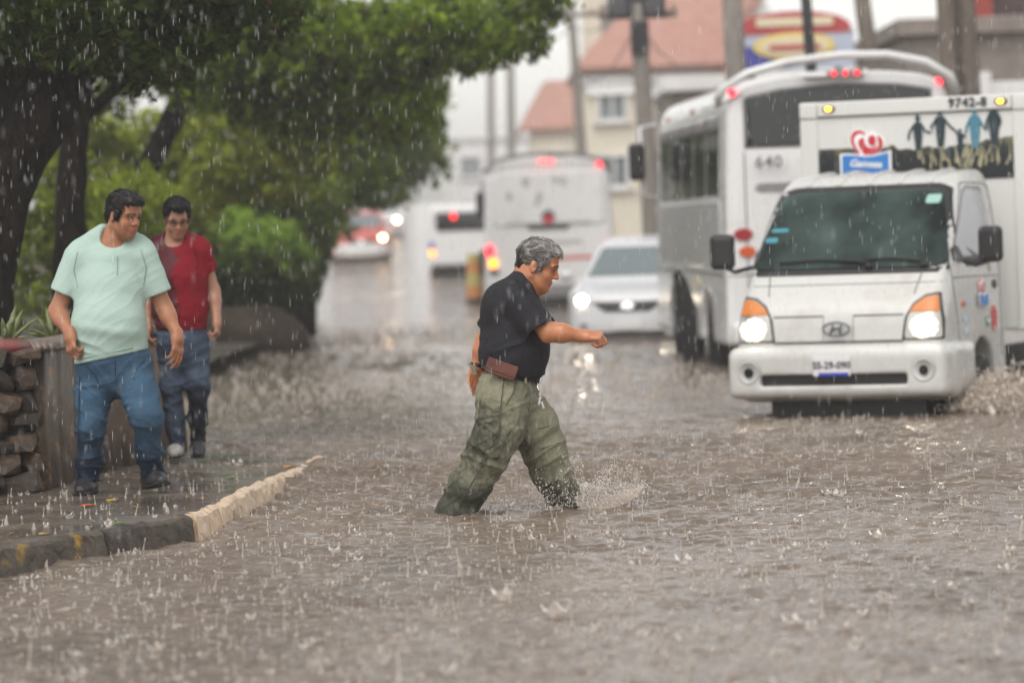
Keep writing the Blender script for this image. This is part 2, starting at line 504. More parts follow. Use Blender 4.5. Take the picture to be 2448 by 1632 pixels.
_t.col(_t.mix(_x, _t.ramp(_g, (.5, (.006, .010, .016)), (.8, (.02, .05, .07)), (.98, (.06, .16, .22))),
              _t.ramp(_g, (.55, (.006, .008, .010)), (.72, (.04, .036, .018)), (.86, (.32, .28, .15)))))
# street
mottled('concrete', (.20, .185, .165), (.30, .275, .24), 5, .75, .5, 60, .006)
mottled('pole_concrete', (.17, .15, .135), (.26, .235, .21), 6, .85, .4, 40, .006, (3, 3, .5))
mottled('wood_pole', (.10, .08, .065), (.17, .14, .115), 7, .85, .4, 40, .006, (3, 3, .3))
mat('dark_metal', (.03, .03, .032), .5, metal=.5); mat('transformer_grey', (.10, .10, .11), .5, metal=.3); mat('ceramic', (.35, .28, .22), .3)
# ------------------------------------------------------------------ setting: ground, road, water, pavement
def rise(y):
    y = np.asarray(y, float)
    return np.where(y < 65, 0, np.where(y < 110, .00042 * (y - 65) ** 2, np.where(y < 160, .8505 + .038 * (y - 110), 2.7505)))
BED = -.20                                          # road surface below the flood

def sheet(name, xs_of_y, ys, zf, m, nx=2):
    v = []; f = []
    for y in ys:
        a, b = xs_of_y(y)
        for i in range(nx): v.append((a + (b - a) * i / (nx - 1), y, 0))
    v = np.array(v); v[:, 2] = zf(v)
    for r in range(len(ys) - 1):
        for i in range(nx - 1): f.append((r * nx + i, r * nx + i + 1, (r + 1) * nx + i + 1, (r + 1) * nx + i))
    o = obj(name, mesh_np(name, v, f), m); tag(o, kind='structure'); return o

mottled('earth', (.07, .055, .04), (.12, .095, .07), 1.2, .95)
mottled('asphalt', (.04, .04, .04), (.07, .065, .06), 3, .8)
sheet('ground', lambda y: (-1500, 1500), list(range(-60, 60, 20)) + list(range(60, 165, 5)) + [200, 400, 1000, 2500], lambda v: rise(v[:, 1]) - .6, M['earth'])
sheet('road', lambda y: (-3.2 - .054 * max(0, y - 50) if y > 30 else -1.7, 7.5), list(range(2, 60, 6)) + list(range(60, 260, 5)), lambda v: rise(v[:, 1]) + BED, M['asphalt'])

# muddy flood water: wave shapes in the mesh, ripples in the shader
_m = mat('flood_water', (.15, .12, .1), .12, spec=.5, ior=1.33); t = NT(_m)
v1 = t.coord('Object', (.9, 1, 1))
silt = t.ramp(t.noise(t.coord('Object', (1, .55, 1)), .9, 6, .62, .6), (.3, (.100, .074, .054)), (.7, (.200, .156, .120)))
fo = t.ramp(t.noise(t.coord('Object', (1.2, 3, 1)), 3.2, 8, .72, 1.2), (.58, 0.0), (.74, 1.0))
f0 = fo; fk = t.ramp(t.noise(t.coord('Object', (1, 2.6, 1)), 11, 5, .62, 1.0), (.56, 0.0), (.66, .8)); fo = t.math('MAXIMUM', fo, fk)
t.col(t.mix(t.math('MULTIPLY', fo, .75), silt, (.46, .395, .335)))
t.rough(t.ramp(f0, (0.0, .05), (1.0, .22)))
b = t.bump(t.noise(t.coord('Object', (6, 12, 6)), 1.0, 5, .62, .6), .35, .04)
b = t.bump(t.noise(t.coord('Object', (22, 40, 22)), 1.0, 5, .65, .4), .5, .012, b)

def waves(x, y):
    p = np.stack([x, y, np.zeros_like(x)], 1); w = p.copy(); w[:, 0] += .35 * vnoise(p * .7, 1); w[:, 1] += .35 * vnoise(p * .8, 2)
    n1 = vnoise(w * (.55, 1.5, 1), 3); n2 = 1 - np.abs(vnoise(w * (1.3, 3.4, 1), 4)) * 2; n3 = vnoise(w * (3.4, 8, 1), 5); n4 = vnoise(w * (8, 13, 1), 6); n5 = 1 - 2 * np.abs(vnoise(w * (5, 9, 1), 8)); n6 = 1 - 2 * np.abs(vnoise(w * (11, 19, 1), 9)); n7 = vnoise(p * (19, 30, 1), 10)
    chop = .55 + .9 * np.clip(vnoise(p * (.16, .22, 1), 7) + .2, 0, 1) + .8 * np.exp(-((y - 24) / 5) ** 2)
    near = np.clip((90 - y) / 50, .55, 1)
    return (.014 * n1 + .012 * n2 + .011 * n3 + .006 * n4 + .009 * n5 + .0060 * n6 + .0036 * n7) * chop * near
def bow(x, y):
    """water pushed up: the walker's legs and the truck's bow wave"""
    z = 0
    for cx, cy, r, a in ((.85, 20.5, .10, .03), (1.05, 20.7, .12, .03), (1.3, 20.55, .12, .025), (1.6, 20.9, .15, .03), (-.75, 19.7, .12, .02), (.9, 19.3, .2, .022), (-.3, 18.3, .25, .02), (.36, 20.2, .10, .05), (.20, 20.1, .10, .03), (-.30, 19.9, .08, .03), (-.52, 19.95, .14, .03), (-.65, 19.98, .2, .018), (.52, 20.25, .2, .03), (-.42, 19.96, .16, .02), (-.1, 20.1, .3, .015)): z = z + a * np.exp(-(((x - cx) / r) ** 2 + ((y - cy) / (r * .8)) ** 2))
    u = (x - 2.5) * .927 - (y - 28.7) * .375; w = (x - 2.5) * .375 + (y - 28.7) * .927
    z = z + .012 * np.exp(-((w + .35) / .3) ** 2) * np.exp(-(u / 1.0) ** 4) + .05 * np.exp(-((u + 1.15) / .25) ** 2) * np.exp(-((w - .3) / .8) ** 2)
    return z
def build_water():
    ys = [9.0]
    while ys[-1] < 172:
        y = ys[-1]; ys.append(y + (.022 if y < 14.5 else .0125 if y < 24 else .02 if y < 31 else .03 + .018 * (y - 31) if y < 60 else 1.2))
    ys = np.array(ys); nx = 440; u = np.linspace(-1, 1, nx)
    X = u[None] * (ys[:, None] * .19 + 1.8) + 0 * ys[:, None]; Y = np.repeat(ys[:, None], nx, 1)
    x, y = X.ravel(), Y.ravel(); z = rise(y) + waves(x, y) + bow(x, y)
    # rings spreading from drop impacts
    Z = z.reshape(len(ys), nx); rg = np.random.default_rng(31)
    for k in range(2600):
        cy = 11 + 16 * rg.random(); hw = cy * .19 + 1.8; cx = rg.uniform(-.155, .155) * cy; r0 = rg.uniform(.03, .09); a = rg.uniform(.0025, .006); j0, j1 = np.searchsorted(ys, (cy - r0 * 1.6, cy + r0 * 1.6)); st = 2 * hw / (nx - 1); i0 = max(0, int((cx + hw - r0 * 1.6) / st)); i1 = min(nx, int((cx + hw + r0 * 1.6) / st) + 2)
        d = np.hypot(X[j0:j1, i0:i1] - cx, Y[j0:j1, i0:i1] - cy); Z[j0:j1, i0:i1] += a * np.exp(-((d - r0) / (.018)) ** 2) - .5 * a * np.exp(-((d - r0 + .035) / .02) ** 2)
    z = Z.ravel()
    i = np.arange(len(ys) - 1)[:, None] * nx + np.arange(nx - 1)[None]; i = i.ravel()
    o = obj('water', mesh_np('water', np.stack([x, y, z], 1), np.stack([i, i + 1, i + nx + 1, i + nx], 1)), M['flood_water']); tag(o, kind='structure')
build_water()

# pavement with its kerb
KERB = [(-4.1, 14.6), (-3.2, 16.0), (-2.43, 17.43), (-2.2, 18.0), (-1.93, 18.6), (-1.64, 19.2), (-1.545, 20.2), (-1.475, 21.5), (-1.41, 23.0), (-1.345, 24.7), (-1.3, 26.5)]
def kerb_x(y):
    return np.interp(y, [p[1] for p in KERB] + [30, 60], [p[0] for p in KERB] + [-1.5, -2.6])
def pave_z(x, y):
    e = np.clip((x + 2.7) / 1.2, 0, 1); z = .125 - .105 * np.clip((y - 20.8) / 4, 0, 1) * e - .26 * np.clip((y - 25.6) / 5, 0, 1)
    z = z + .006 * vnoise(np.stack([x * 1.5, y * 1.5, 0 * x], 1), 3)
    return z
_m = mat('wet_pavement', (.1, .09, .08), .2, spec=.55); t = NT(_m); v = t.coord('Object')
c = t.ramp(t.noise(v, 2.6, 7, .65), (.3, (.070, .058, .048)), (.7, (.155, .130, .106)))
c = t.mix(t.ramp(t.noise(v, 26, 3, .6), (.62, 0.0), (.68, .8)), c, (.17, .12, .06)); t.col(c)
t.rough(t.ramp(t.noise(v, 1.8, 5, .6), (.38, .06), (.62, .45))); t.bump(t.noise(v, 38, 5, .6), .35, .012)
def build_pavement():
    ys = np.arange(12, 31.1, .12); u = np.linspace(0, 1, 60) ** .8; v = []; n = len(u)
    X = -9 + (kerb_x(ys)[:, None] - .055 + 9) * u[None]; Y = np.repeat(ys[:, None], n, 1); x, y = X.ravel(), Y.ravel()
    i = (np.arange(len(ys) - 1)[:, None] * n + np.arange(n - 1)[None]).ravel()
    o = obj('pavement', mesh_np('pavement', np.stack([x, y, pave_z(x, y)], 1), np.stack([i, i + 1, i + n + 1, i + n], 1)), M['wet_pavement']); tag(o, kind='structure'); return o
pavement = build_pavement()
mottled('kerb_yellow', (.055, .043, .032), (.11, .088, .065), 9, .5, .8, 40, .02, extra=((.36, .22, .03), 6, .55, .66))
mottled('kerb_dark', (.035, .028, .021), (.085, .068, .05), 9, .5, .8, 40, .02, extra=((.20, .13, .03), 7, .60, .70))
mottled('kerb_painted_glow', (.55, .40, .265), (.70, .54, .375), 8, .35, .6, 55, .010, extra=((.12, .10, .085), 10, .62, .7))  # warm headlight glow on the kerb painted into its stone colour
def kerb_stones():
    pts = [Vector((x, y, 0)) for x, y in KERB]; cuts = []
    L = [0]
    for a, b in zip(pts, pts[1:]): L.append(L[-1] + (b - a).length)
    def at(s):
        for i in range(len(pts) - 1):
            if s <= L[i + 1] + 1e-6: return pts[i].lerp(pts[i + 1], (s - L[i]) / (L[i + 1] - L[i]))
        return pts[-1]
    s0 = L[2]
    marks = [(0, .9, 'kerb_yellow'), (.9, 1.8, 'kerb_yellow'), (1.8, s0 - .35, 'kerb_yellow'), (s0 - .35, L[4] - .25, 'kerb_yellow'), (L[4] - .25, L[5] - .05, 'kerb_dark'), (L[5] - .05, L[5] + .28, 'kerb_painted_glow'), (L[5] + .28, L[5] + .62, 'kerb_painted_glow'), (L[5] + .62, L[7] + 1.35, 'kerb_painted_glow'), (L[7] + 1.35, L[9] + .15, 'kerb_painted_glow'), (L[9] + .15, L[-1], 'kerb_painted_glow')]
    for k, (a, b, mn) in enumerate(marks):
        n = max(3, int((b - a) / .045)); rings = []
        for i in range(n + 1):
            s = a + .018 + (b - a - .036) * i / n; p = at(s); q = at(min(s + .05, L[-1])); d = (q - at(max(0, s - .05))).normalized(); nrm = Vector((-d.y, d.x, 0))
            zt = float(pave_z(np.array([p.x - .1]), np.array([p.y]))[0]) + .012 + .006 * math.sin(s * 9 + k) + random.uniform(-.004, .004)
            w = random.uniform(-.004, .004)
            J = lambda a=.005: Vector((random.uniform(-a, a), random.uniform(-a, a), random.uniform(-a, a))); rings.append([p + nrm * .07 + Vector((0, 0, -.3)), p + nrm * .07 + Vector((0, 0, zt - .006)), p + nrm * .045 + Vector((0, 0, zt)) + J(.005), p + nrm * (.018 + w) + Vector((0, 0, zt - .004)) + J(), p + nrm * (.004 + w) + Vector((0, 0, zt - .018)) + J(), p + nrm * (-.004 + w) + Vector((0, 0, zt * .6)) + J(.006), p + nrm * (-.010 + w) + Vector((0, 0, zt * .25)) + J(.006), p - nrm * .02 + Vector((0, 0, -.06)) + J(.006), p - nrm * .025 + Vector((0, 0, -.3))])
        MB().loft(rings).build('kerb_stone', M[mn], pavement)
kerb_stones()

# raised planting ground under the trees on the left
mottled('planting_soil', (.05, .04, .03), (.09, .075, .05), 2, .95)
sheet('verge', lambda y: (-60, -3.35 if y < 52 else -.054 * y - .3), list(range(27, 60, 3)) + list(range(60, 171, 10)), lambda v: rise(v[:, 1]) + .16 + .05 * vnoise(v * .5, 2), M['planting_soil'], 12)
sheet('verge', lambda y: (7.2, 120), list(range(10, 60, 10)) + list(range(60, 171, 10)), lambda v: rise(v[:, 1]) + .1, M['earth'], 4)

# stone planter with a painted cap
mottled('fieldstone', (.055, .038, .028), (.13, .092, .064), 6, .55, .6, 30, .02, extra=((.17, .09, .06), 3, .55, .7))
mottled('fieldstone_dark', (.028, .02, .016), (.065, .048, .036), 6, .5, .6, 30, .02)
mottled('planter_plaster', (.06, .043, .031), (.14, .096, .062), 7, .5, .6, 30, .015, extra=((.34, .20, .09), 7, .60, .68))
mottled('mortar', (.03, .025, .02), (.05, .042, .034), 8, .9); mottled('cap_red', (.20, .035, .03), (.28, .07, .055), 6, .35, .4, 30, .01, extra=((.17, .13, .11), 4, .5, .62))
mottled('cap_grey', (.13, .10, .085), (.2, .16, .13), 6, .4, .4, 30, .01)
def stone_mesh(seed):
    bm = bmesh.new(); rg = np.random.default_rng(seed)
    for i in range(22):
        q = rg.uniform(-1, 1, 3); q /= np.abs(q).max(); bm.verts.new(tuple(q * rg.uniform(.36, .52, 3)))
    r = bmesh.ops.convex_hull(bm, input=bm.verts); bmesh.ops.delete(bm, geom=[g for g in r['geom_interior'] if isinstance(g, bmesh.types.BMVert)], context='VERTS')
    bmesh.ops.recalc_face_normals(bm, faces=bm.faces)
    me = bpy.data.meshes.new('stone'); bm.to_mesh(me); bm.free(); shade(me, False); return me
def planter():
    A, Bp = Vector((-6.2, 19.75, 0)), Vector((-2.72, 21.6, 0)); C = Vector((-2.32, 26.2, 0)); D = Vector((-6.2, 26.2, 0)); top = .98
    P = thing('planter', 'low dry stone planter with worn red cap behind man in mint shirt', 'planter', (0, 0, 0))
    MB().loft([[A + Vector((.02, .07, 0)), Bp + Vector((-.07, .07, 0)), C + Vector((-.07, 0, 0)), D], [q + Vector((0, 0, top - .12)) for q in (A + Vector((.02, .07, 0)), Bp + Vector((-.07, .07, 0)), C + Vector((-.07, 0, 0)), D)]]).build('core', M['mortar'], P)
    d = (Bp - A).normalized(); n = Vector((d.y, -d.x, 0)); ang = math.atan2(d.y, d.x); Ln = (Bp - A).length
    vs = [[stone_mesh(s) for s in range(6)], [stone_mesh(s + 6) for s in range(4)]]
    for me in vs[0]: me.materials.append(M['fieldstone'])
    for me in vs[1]: me.materials.append(M['fieldstone_dark'])
    z = .10; rg = random.Random(5)
    while z < top - .1:
        hgt = rg.uniform(.085, .145); s = Ln - .02 - rg.uniform(0, .04)
        while s > Ln - 2.1:
            w = rg.uniform(.10, .27); me = rg.choice(vs[0] if rg.random() < .68 else vs[1])
            p = A + d * (s - w / 2) + n * rg.uniform(-.03, .03) + Vector((0, 0, z + hgt / 2 + rg.uniform(-.012, .012)))
            o = obj('stone', me, None, P, p, (rg.uniform(-.2, .2), rg.uniform(-.25, .25), ang + rg.uniform(-.15, .15))); o.scale = (w * 1.12, .26, hgt * 1.12); s -= w
        z += hgt
    # plastered side and corner
    e = (C - Bp).normalized(); m = Vector((e.y, -e.x, 0)); rings = []
    for i in range(61):
        p = Bp + e * ((C - Bp).length * i / 60); w = .016 * math.sin(i * 2.1) + random.uniform(-.025, .025)
        rings.append([p + m * (.02 + w) + Vector((0, 0, .03)), p + m * (.0 + w) + Vector((0, 0, top * .5)), p + m * (.01 + w * .5) + Vector((0, 0, top - .03)), p - m * .1 + Vector((0, 0, top - .03)), p - m * .1 + Vector((0, 0, .03))])
    MB().loft(rings).build('side_wall', M['planter_plaster'], P, smooth=True)
    for a, b, mn, h in ((0, Ln - .1, 'cap_red', .085), (Ln - .1, Ln + .05, 'cap_grey', .06)):
        rings = []
        for i in range(15):
            p = A + d * (a + (b - a) * i / 14) + Vector((0, 0, top - .05)); j = .012 * math.sin(i * 1.7)
            rings.append([p + n * .09, p + n * (.11 + j) + Vector((0, 0, h * .45)), p + n * .06 + Vector((0, 0, h * .9 + j)), p - n * .1 + Vector((0, 0, h)), p - n * .22 + Vector((0, 0, h * .7)), p - n * .22])
        MB().loft(rings).build('cap', M[mn], P, smooth=True)
    rings = [[q + Vector((.03, 0, top - .05)), q + Vector((.03, 0, top + .0)), q + Vector((-.2, 0, top + .01)), q + Vector((-.2, 0, top - .05))] for q in (Bp + Vector((0, .05, 0)), C)]
    MB().loft(rings).build('cap', M['cap_grey'], P, .01)
    MB().loft([[A + Vector((0, .2, top - .1)), Bp + Vector((-.2, .2, top - .1)), C + Vector((-.2, -.1, top - .1)), D + Vector((0, -.1, top - .1))], [q + Vector((0, 0, .06)) for q in (A + Vector((0, .2, top - .1)), Bp + Vector((-.2, .2, top - .1)), C + Vector((-.2, -.1, top - .1)), D + Vector((0, -.1, top - .1)))]]).build('soil', M['planting_soil'], P)
planter()
mottled('mound_brown', (.026, .02, .016), (.055, .042, .033), 3, .9, .6, 8, .04, spec=.1)
def far_planter():
    P = thing('planter', 'low brown rounded concrete planter beyond the young man in red', 'planter', (0, 0, 0)); S = Sdf()
    S.box((-4.6, 51.2, .02), (3.2, 3.0, 1.0), .3); S.ell((-3.45, 50.0, .1), (.75, .7, .46), .3); S.ell((-4.2, 49.9, .2), (.9, .6, .36), .3); me = S.mesh('wall', .06)
    displace(me, lambda v: .03 * fbm(v * 3, 3, 2)); obj('wall', me, M['mound_brown'], P)
    s2 = Sdf(); s2.box((-4.7, 51.5, .50), (2.6, 2.8, .16), .05); obj('soil', s2.mesh('soil', .06), M['planting_soil'], P)
far_planter()

# leaves washed onto the pavement
def leaf_on_ground(x, y, col, label, r=.05, rz=0.0, name='fallen_leaf'):
    mn = 'leaf_%02d%02d%02d' % tuple(int(c * 99) for c in col)
    if mn not in M: mat(mn, col, .35)
    m = MB(); pts = [(0, 0), (.25, .30), (.6, .34), (1, 0), (.6, -.34), (.25, -.30)]
    z = lambda a, b: .006 + .05 * r * 8 * abs(b) * r
    vs = [((a - .5) * 2 * r, b * 2 * r, .004 + .35 * r * abs(b)) for a, b in pts] + [(0, 0, .004)]
    m.add(vs, [(6, i, (i + 1) % 6) for i in range(6)])
    o = m.build(name, M[mn], None, loc=(x, y, float(pave_z(np.array([x]), np.array([y]))[0]) + .004), rot=(0, 0, rz)); o.modifiers.new('s', 'SOLIDIFY').thickness = .002
    return tag(o, label, 'leaf', 'leaves fallen on the wet pavement')
leaf_on_ground(-2.32, 20.15, (.6, .13, .02), 'orange fallen leaf on wet pavement in front of mint shirt man', .05, .4)
leaf_on_ground(-2.22, 20.45, (.45, .33, .05), 'yellow fallen leaf between the shoes of mint shirt man', .05, 1.1)
leaf_on_ground(-2.02, 18.85, (.10, .26, .03), 'bright green fallen leaf near the kerb edge', .035, .2)
leaf_on_ground(-1.48, 24.4, (.55, .25, .03), 'orange leaf at the far tip of the pavement', .06, .9)
leaf_on_ground(-1.72, 22.6, (.16, .28, .04), 'small green leaf on flooded pavement beside pale kerb', .05, .5)
leaf_on_ground(-2.33, 18.3, (.5, .34, .10), 'straw yellow leaf lying on the dark kerb', .035, .9)
def litter():
    rg = np.random.default_rng(3); V = []; F = []
    for i in range(620):
        y = rg.uniform(16.5, 25.5); x = rg.uniform(-3.2, float(kerb_x(y)) - .15); r = rg.uniform(.008, .028); a = rg.uniform(0, 6.3)
        z = float(pave_z(np.array([x]), np.array([y]))[0]); b = len(V); t = rg.uniform(-.4, .4)
        for q in range(4):
            an = a + q * math.pi / 2; rr = r if q % 2 == 0 else r * .45; V.append((x + rr * math.cos(an), y + rr * math.sin(an), z + .012 + (r * t if q == 0 else 0)))
        F.append((b, b + 1, b + 2, b + 3))
    me = mesh_np('leaf_litter', V, F, False); c = np.repeat(np.array([(.25, .16, .05), (.16, .13, .04), (.3, .12, .03), (.2, .2, .06), (.1, .07, .04)])[rg.integers(0, 5, 620)], 4, 0); vcol(me, c)
    by_attr('litter', .4); tag(obj('leaf_litter', me, M['litter']), 'small brown and yellow leaf scraps on the pavement', kind='stuff')
litter()
# ------------------------------------------------------------------ vehicles
def seam(fn, path, axis, start, direction, parent, r=.006, m='seam', name='seam', n=24, off=.0):
    o = np.array(path, float); seg = np.diff(o, axis=0); L = np.sqrt((seg ** 2).sum(1)); cum = np.r_[0, np.cumsum(L)]; t = np.linspace(0, cum[-1], n)
    q = np.stack([np.interp(t, cum, o[:, i]) for i in (0, 1)], 1)
    ia = {'x': (1, 2), 'y': (0, 2), 'z': (0, 1)}[axis]; ax = 'xyz'.index(axis)
    P = np.zeros((n, 3), np.float32); P[:, ia[0]] = q[:, 0]; P[:, ia[1]] = q[:, 1]; P[:, ax] = start
    for _ in range(60): P[:, ax] += direction * np.clip(fn(P) - off, -.2, .3) * .8
    return MB().tube(P.tolist(), r, 6).build(name, M[m], parent, smooth=True)

def wheel(parent, c, r, w, rim='steel_rim', name='wheel'):
    s = 1 if c[0] > 0 else -1
    wo = MB().lathe([(r * .6, -w / 2), (r * .93, -w / 2), (r, -w * .36), (r, w * .36), (r * .93, w / 2), (r * .6, w / 2), (r * .6, -w / 2)], 32, c, 'x').build(name, M['rubber'], parent, smooth=True)
    wo.data.name = 'tyre'
    MB().lathe([(.02, s * w * .2), (r * .2, s * w * .32), (r * .3, s * w * .12), (r * .52, s * w * .3), (r * .62, s * w * .42), (r * .62, s * w * .1), (.02, s * w * .05)], 28, c, 'x').build('rim', M[rim], wo, smooth=True)
    return wo

def lettering(body, size, parent, m, loc, face='front', shear=0, bold=0, space=1.0, name='lettering', tilt=0):
    me = text_mesh(body, size, .003, shear, bold, space); rot = {'front': (R(90), tilt, 0), 'right': (R(90), tilt, R(90)), 'left': (R(90), tilt, R(-90))}[face]
    return obj(name, me, M[m], parent, loc, rot)

def spot(parent, loc, aim, watts, size=60, col=(1, .82, .6)):
    l = bpy.data.lights.new('headlight_beam', 'SPOT'); l.energy = watts; l.spot_size = R(size); l.spot_blend = .7; l.color = col; l.shadow_soft_size = .06
    o = bpy.data.objects.new('headlight_beam', l); COL.objects.link(o); o.parent = parent; o.location = loc
    o.rotation_euler = Vector(aim).to_track_quat('-Z', 'Y').to_euler(); return o

# ---- delivery truck (front at y=0, +y towards its tail)
def truck():
    T = thing('delivery_truck', 'white cab-over delivery truck with printed cargo box ploughing through flood', 'truck', (2.5, 28.7, BED), R(-22))
    B = Sdf(); B.box((0, .95, 1.2), (1.80, 2.0, 1.9), 0)
    for pt, n, k in (((0, 0, .5), (0, -1, 0), .1), ((0, .0, .75), (0, -1, .13), .1), ((0, .06, 1.1), (0, -1, .85), .12), ((0, .31, 1.345), (0, -1, .95), .1), ((0, .88, 1.95), (0, -.45, 1), .12), ((0, 1.2, 2.09), (0, -.03, 1), .12), ((.87, 0, 1.0), (1, 0, .02), .2), ((-.87, 0, 1.0), (-1, 0, .02), .2), ((.865, 0, 1.15), (1, -.02, .16), .1), ((-.865, 0, 1.15), (-1, -.02, .16), .1), ((0, 1.95, 1), (0, 1, 0), .05), ((0, 1.9, 1.4), (0, 1, .12), .1), ((0, 0, .42), (0, 0, -1), .05)):
        B.plane(pt, n, k)
    for s in (-1, 1): B.cap((s * .45, 1.2, .36), (s * 1.2, 1.2, .36), .40, .40, .02, sub=True)
    me = B.mesh('cab', .02, (-.95, -.1, .3), (.95, 2.0, 2.2)); cab = obj('cab', me, M['white_paint'], T)
    Q = Sdf(); Q.box((0, .42, .55), (1.80, 1.0, .42), .09)
    Q.ell((0, .3, .6), (1.05, .37, .5), .05)
    for s in (-1, 1): Q.cap((s * .45, 1.2, .36), (s * 1.2, 1.2, .36), .42, .42, .02, sub=True)
    Q.plane((0, 0, .345), (0, -.1, -1), .06); Q.plane((0, 0, .765), (0, 0, 1), .03); Q.plane((0, .82, 0), (0, 1, 0), .02)
    for s in (-1, 1): Q.plane((s * .895, 0, 0), (s, 0, 0), .08); Q.ell((s * .70, -.06, .565), (.085, .07, .075), .02, sub=True)
    Q.box((-.02, -.03, .50), (1.18, .16, .085), .02, .01, sub=True)
    bo = obj('bumper', Q.mesh('bumper', .014, (-.98, -.25, .28), (.98, .95, .82)), M['white_paint'], T)
    MB().box((-.02, -.012, .50), (1.17, .03, .082)).build('bumper_grille', M['black_plastic'], bo)
    for s in (-1, 1):
        MB().lathe([(.082, -.05), (.09, -.075), (.07, -.06), (.058, -.03), (.02, -.03)], 24, (s * .70, -.01, .565), 'y').build('fog_lamp_ring', M['white_paint'], bo, smooth=True)
        MB().lathe([(.036, -.03), (.036, .02)], 16, (s * .70, -.05, .565), 'y').build('fog_lamp', M['glass_dark'], bo)
    f = lambda o, ax='y', st=-.5, di=1, **k: panel(B, o, ax, st, di, **k)
    # windscreen, with its rubber
    ws = [(-.80, 1.37), (-.66, 1.915), (-.55, 1.945), (.55, 1.945), (.66, 1.915), (.80, 1.37), (.70, 1.345), (-.70, 1.345)]
    wr = [(x * 1.06, 1.652 + (z - 1.652) * 1.15) for x, z in ws]
    f(wr, off=.003, n=64).build('windscreen_seal', M['black_plastic'], T, smooth=True)
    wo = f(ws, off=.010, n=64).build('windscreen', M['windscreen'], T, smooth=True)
    for o, mm in ((rounded(.52, 1.83, .64, 1.90, .01), 'sticker_pale'), (rounded(-.69, 1.64, -.55, 1.67, .008), 'sticker_teal'), (rounded(-.72, 1.56, -.62, 1.60, .008), 'sticker_teal')): f(o, off=.014, thick=.003, n=16).build('sticker', M[mm], wo)
    for x0, x1 in ((-.55, .18), (.02, .62)):
        a = []
        for t in np.linspace(0, 1, 6): a.append((x0 + (x1 - x0) * t, 1.40 + .05 * t * (1 - t) * 2 - .015 * t))
        w_ = seam(B, a, 'y', -.5, 1, T, .011, 'black_plastic', 'wiper', 10, .03)
        MB().ball((x1, float(w_.data.vertices[-1].co.y) - .01, 1.36), (.03, .03, .025)).build('wiper_pivot', M['black_plastic'], w_, smooth=True)
    # lamps
    for s in (-1, 1):
        ol = [(s * .53, .80), (s * .55, .96), (s * .60, 1.06), (s * .68, 1.12), (s * .775, 1.135), (s * .81, .95), (s * .82, .80)]
        ho = f([(s * min(.828, abs(s * .69 + (x - s * .69) * 1.14)), .95 + (z - .95) * 1.09) for x, z in ol], off=.002, n=48).build('headlight', M['black_plastic'], T, smooth=True)
        f(ol, off=.008, n=48).build('lens', M['lamp_glass'], ho, smooth=True)
        f([(s * .565, 1.005), (s * .60, 1.055), (s * .68, 1.112), (s * .775, 1.127), (s * .80, 1.005)], off=.013, n=30).build('turn_signal', M['amber'], ho, smooth=True)
        f(disc(s * .685, .89, .11, .09), off=.013, n=28).build('reflector', M['reflector'], ho, smooth=True)
        f([(s * .685 + .05 * (1 + .22 * math.sin(5 * a + s) + .12 * math.sin(9 * a)) * math.cos(a), .89 + .046 * (1 + .2 * math.sin(4 * a) + .12 * math.sin(11 * a)) * math.sin(a)) for a in [2 * math.pi * i / 36 for i in range(36)]], off=.018, n=36).build('bulb', M['head_on'], ho, smooth=True)
    # pressed lines on the front
    seam(B, [(-.52, .985), (-.12, .985)], 'y', -.5, 1, T, .007); seam(B, [(.12, .985), (.52, .985)], 'y', -.5, 1, T, .007); seam(B, [(-.12, .985), (-.12, .80)], 'y', -.5, 1, T, .003); seam(B, [(.12, .985), (.12, .80)], 'y', -.5, 1, T, .003)
    seam(B, [(-.52, .785), (.52, .785)], 'y', -.5, 1, T, .011); seam(B, [(-.78, 1.225), (.78, 1.225)], 'y', -.5, 1, T, .005, 'grey_trim'); seam(B, [(.62, 1.33), (.60, 1.23), (.585, 1.14)], 'y', -.5, 1, T, .005); seam(B, [(-.62, 1.33), (-.60, 1.23), (-.585, 1.14)], 'y', -.5, 1, T, .005)
    # emblem: an oval ring with a slanted letter
    em = MB(); em.tube([(.105 * math.cos(a), 0, .052 * math.sin(a)) for a in [2 * math.pi * i / 32 for i in range(33)]], .0085, 8)
    em.tube([(-.05, 0, -.042), (-.03, 0, 0), (-.028, 0, .038)], .010, 6); em.tube([(.03, 0, -.038), (.028, 0, 0), (.05, 0, .042)], .010, 6); em.tube([(-.03, 0, -.006), (.0, 0, .006), (.03, 0, .006)], .010, 6)
    em.build('emblem', M['dark_chrome'], T, smooth=True, loc=(0, -.012, .885))
    pl = MB().box((0, 0, 0), (.30, .012, .15)).build('number_plate', M['plate'], T, .004); pl.location = (-.02, -.095, .605)
    MB().box((.015, -.008, -.062), (.24, .006, .024)).build('plate_strip', M['plate_blue'], pl); lettering('SS-29-090', .075, pl, 'ink', (0, -.008, .005), bold=.0015)
    # doors
    for s in (-1, 1):
        g = lambda o, **k: panel(B, o, 'x', s * 1.3, -s, **k)
        win = [(.52, 1.40), (.62, 1.52), (1.02, 1.90), (1.12, 1.94), (1.52, 1.93), (1.62, 1.42), (1.56, 1.40)]
        g([(1.1 + (y - 1.1) * 1.05, 1.66 + (z - 1.66) * 1.08) for y, z in win], off=.002, n=48).build('window_seal', M['grey_trim'], T, smooth=True)
        g(win, off=.008, n=48).build('side_window', M['side_glass'], T, smooth=True)
        g([(.50, 1.385), (.50, 1.47), (.60, 1.50), (.74, 1.40), (.66, 1.36)], off=.013, n=24).build('quarter_trim', M['black_plastic'], T, smooth=True)
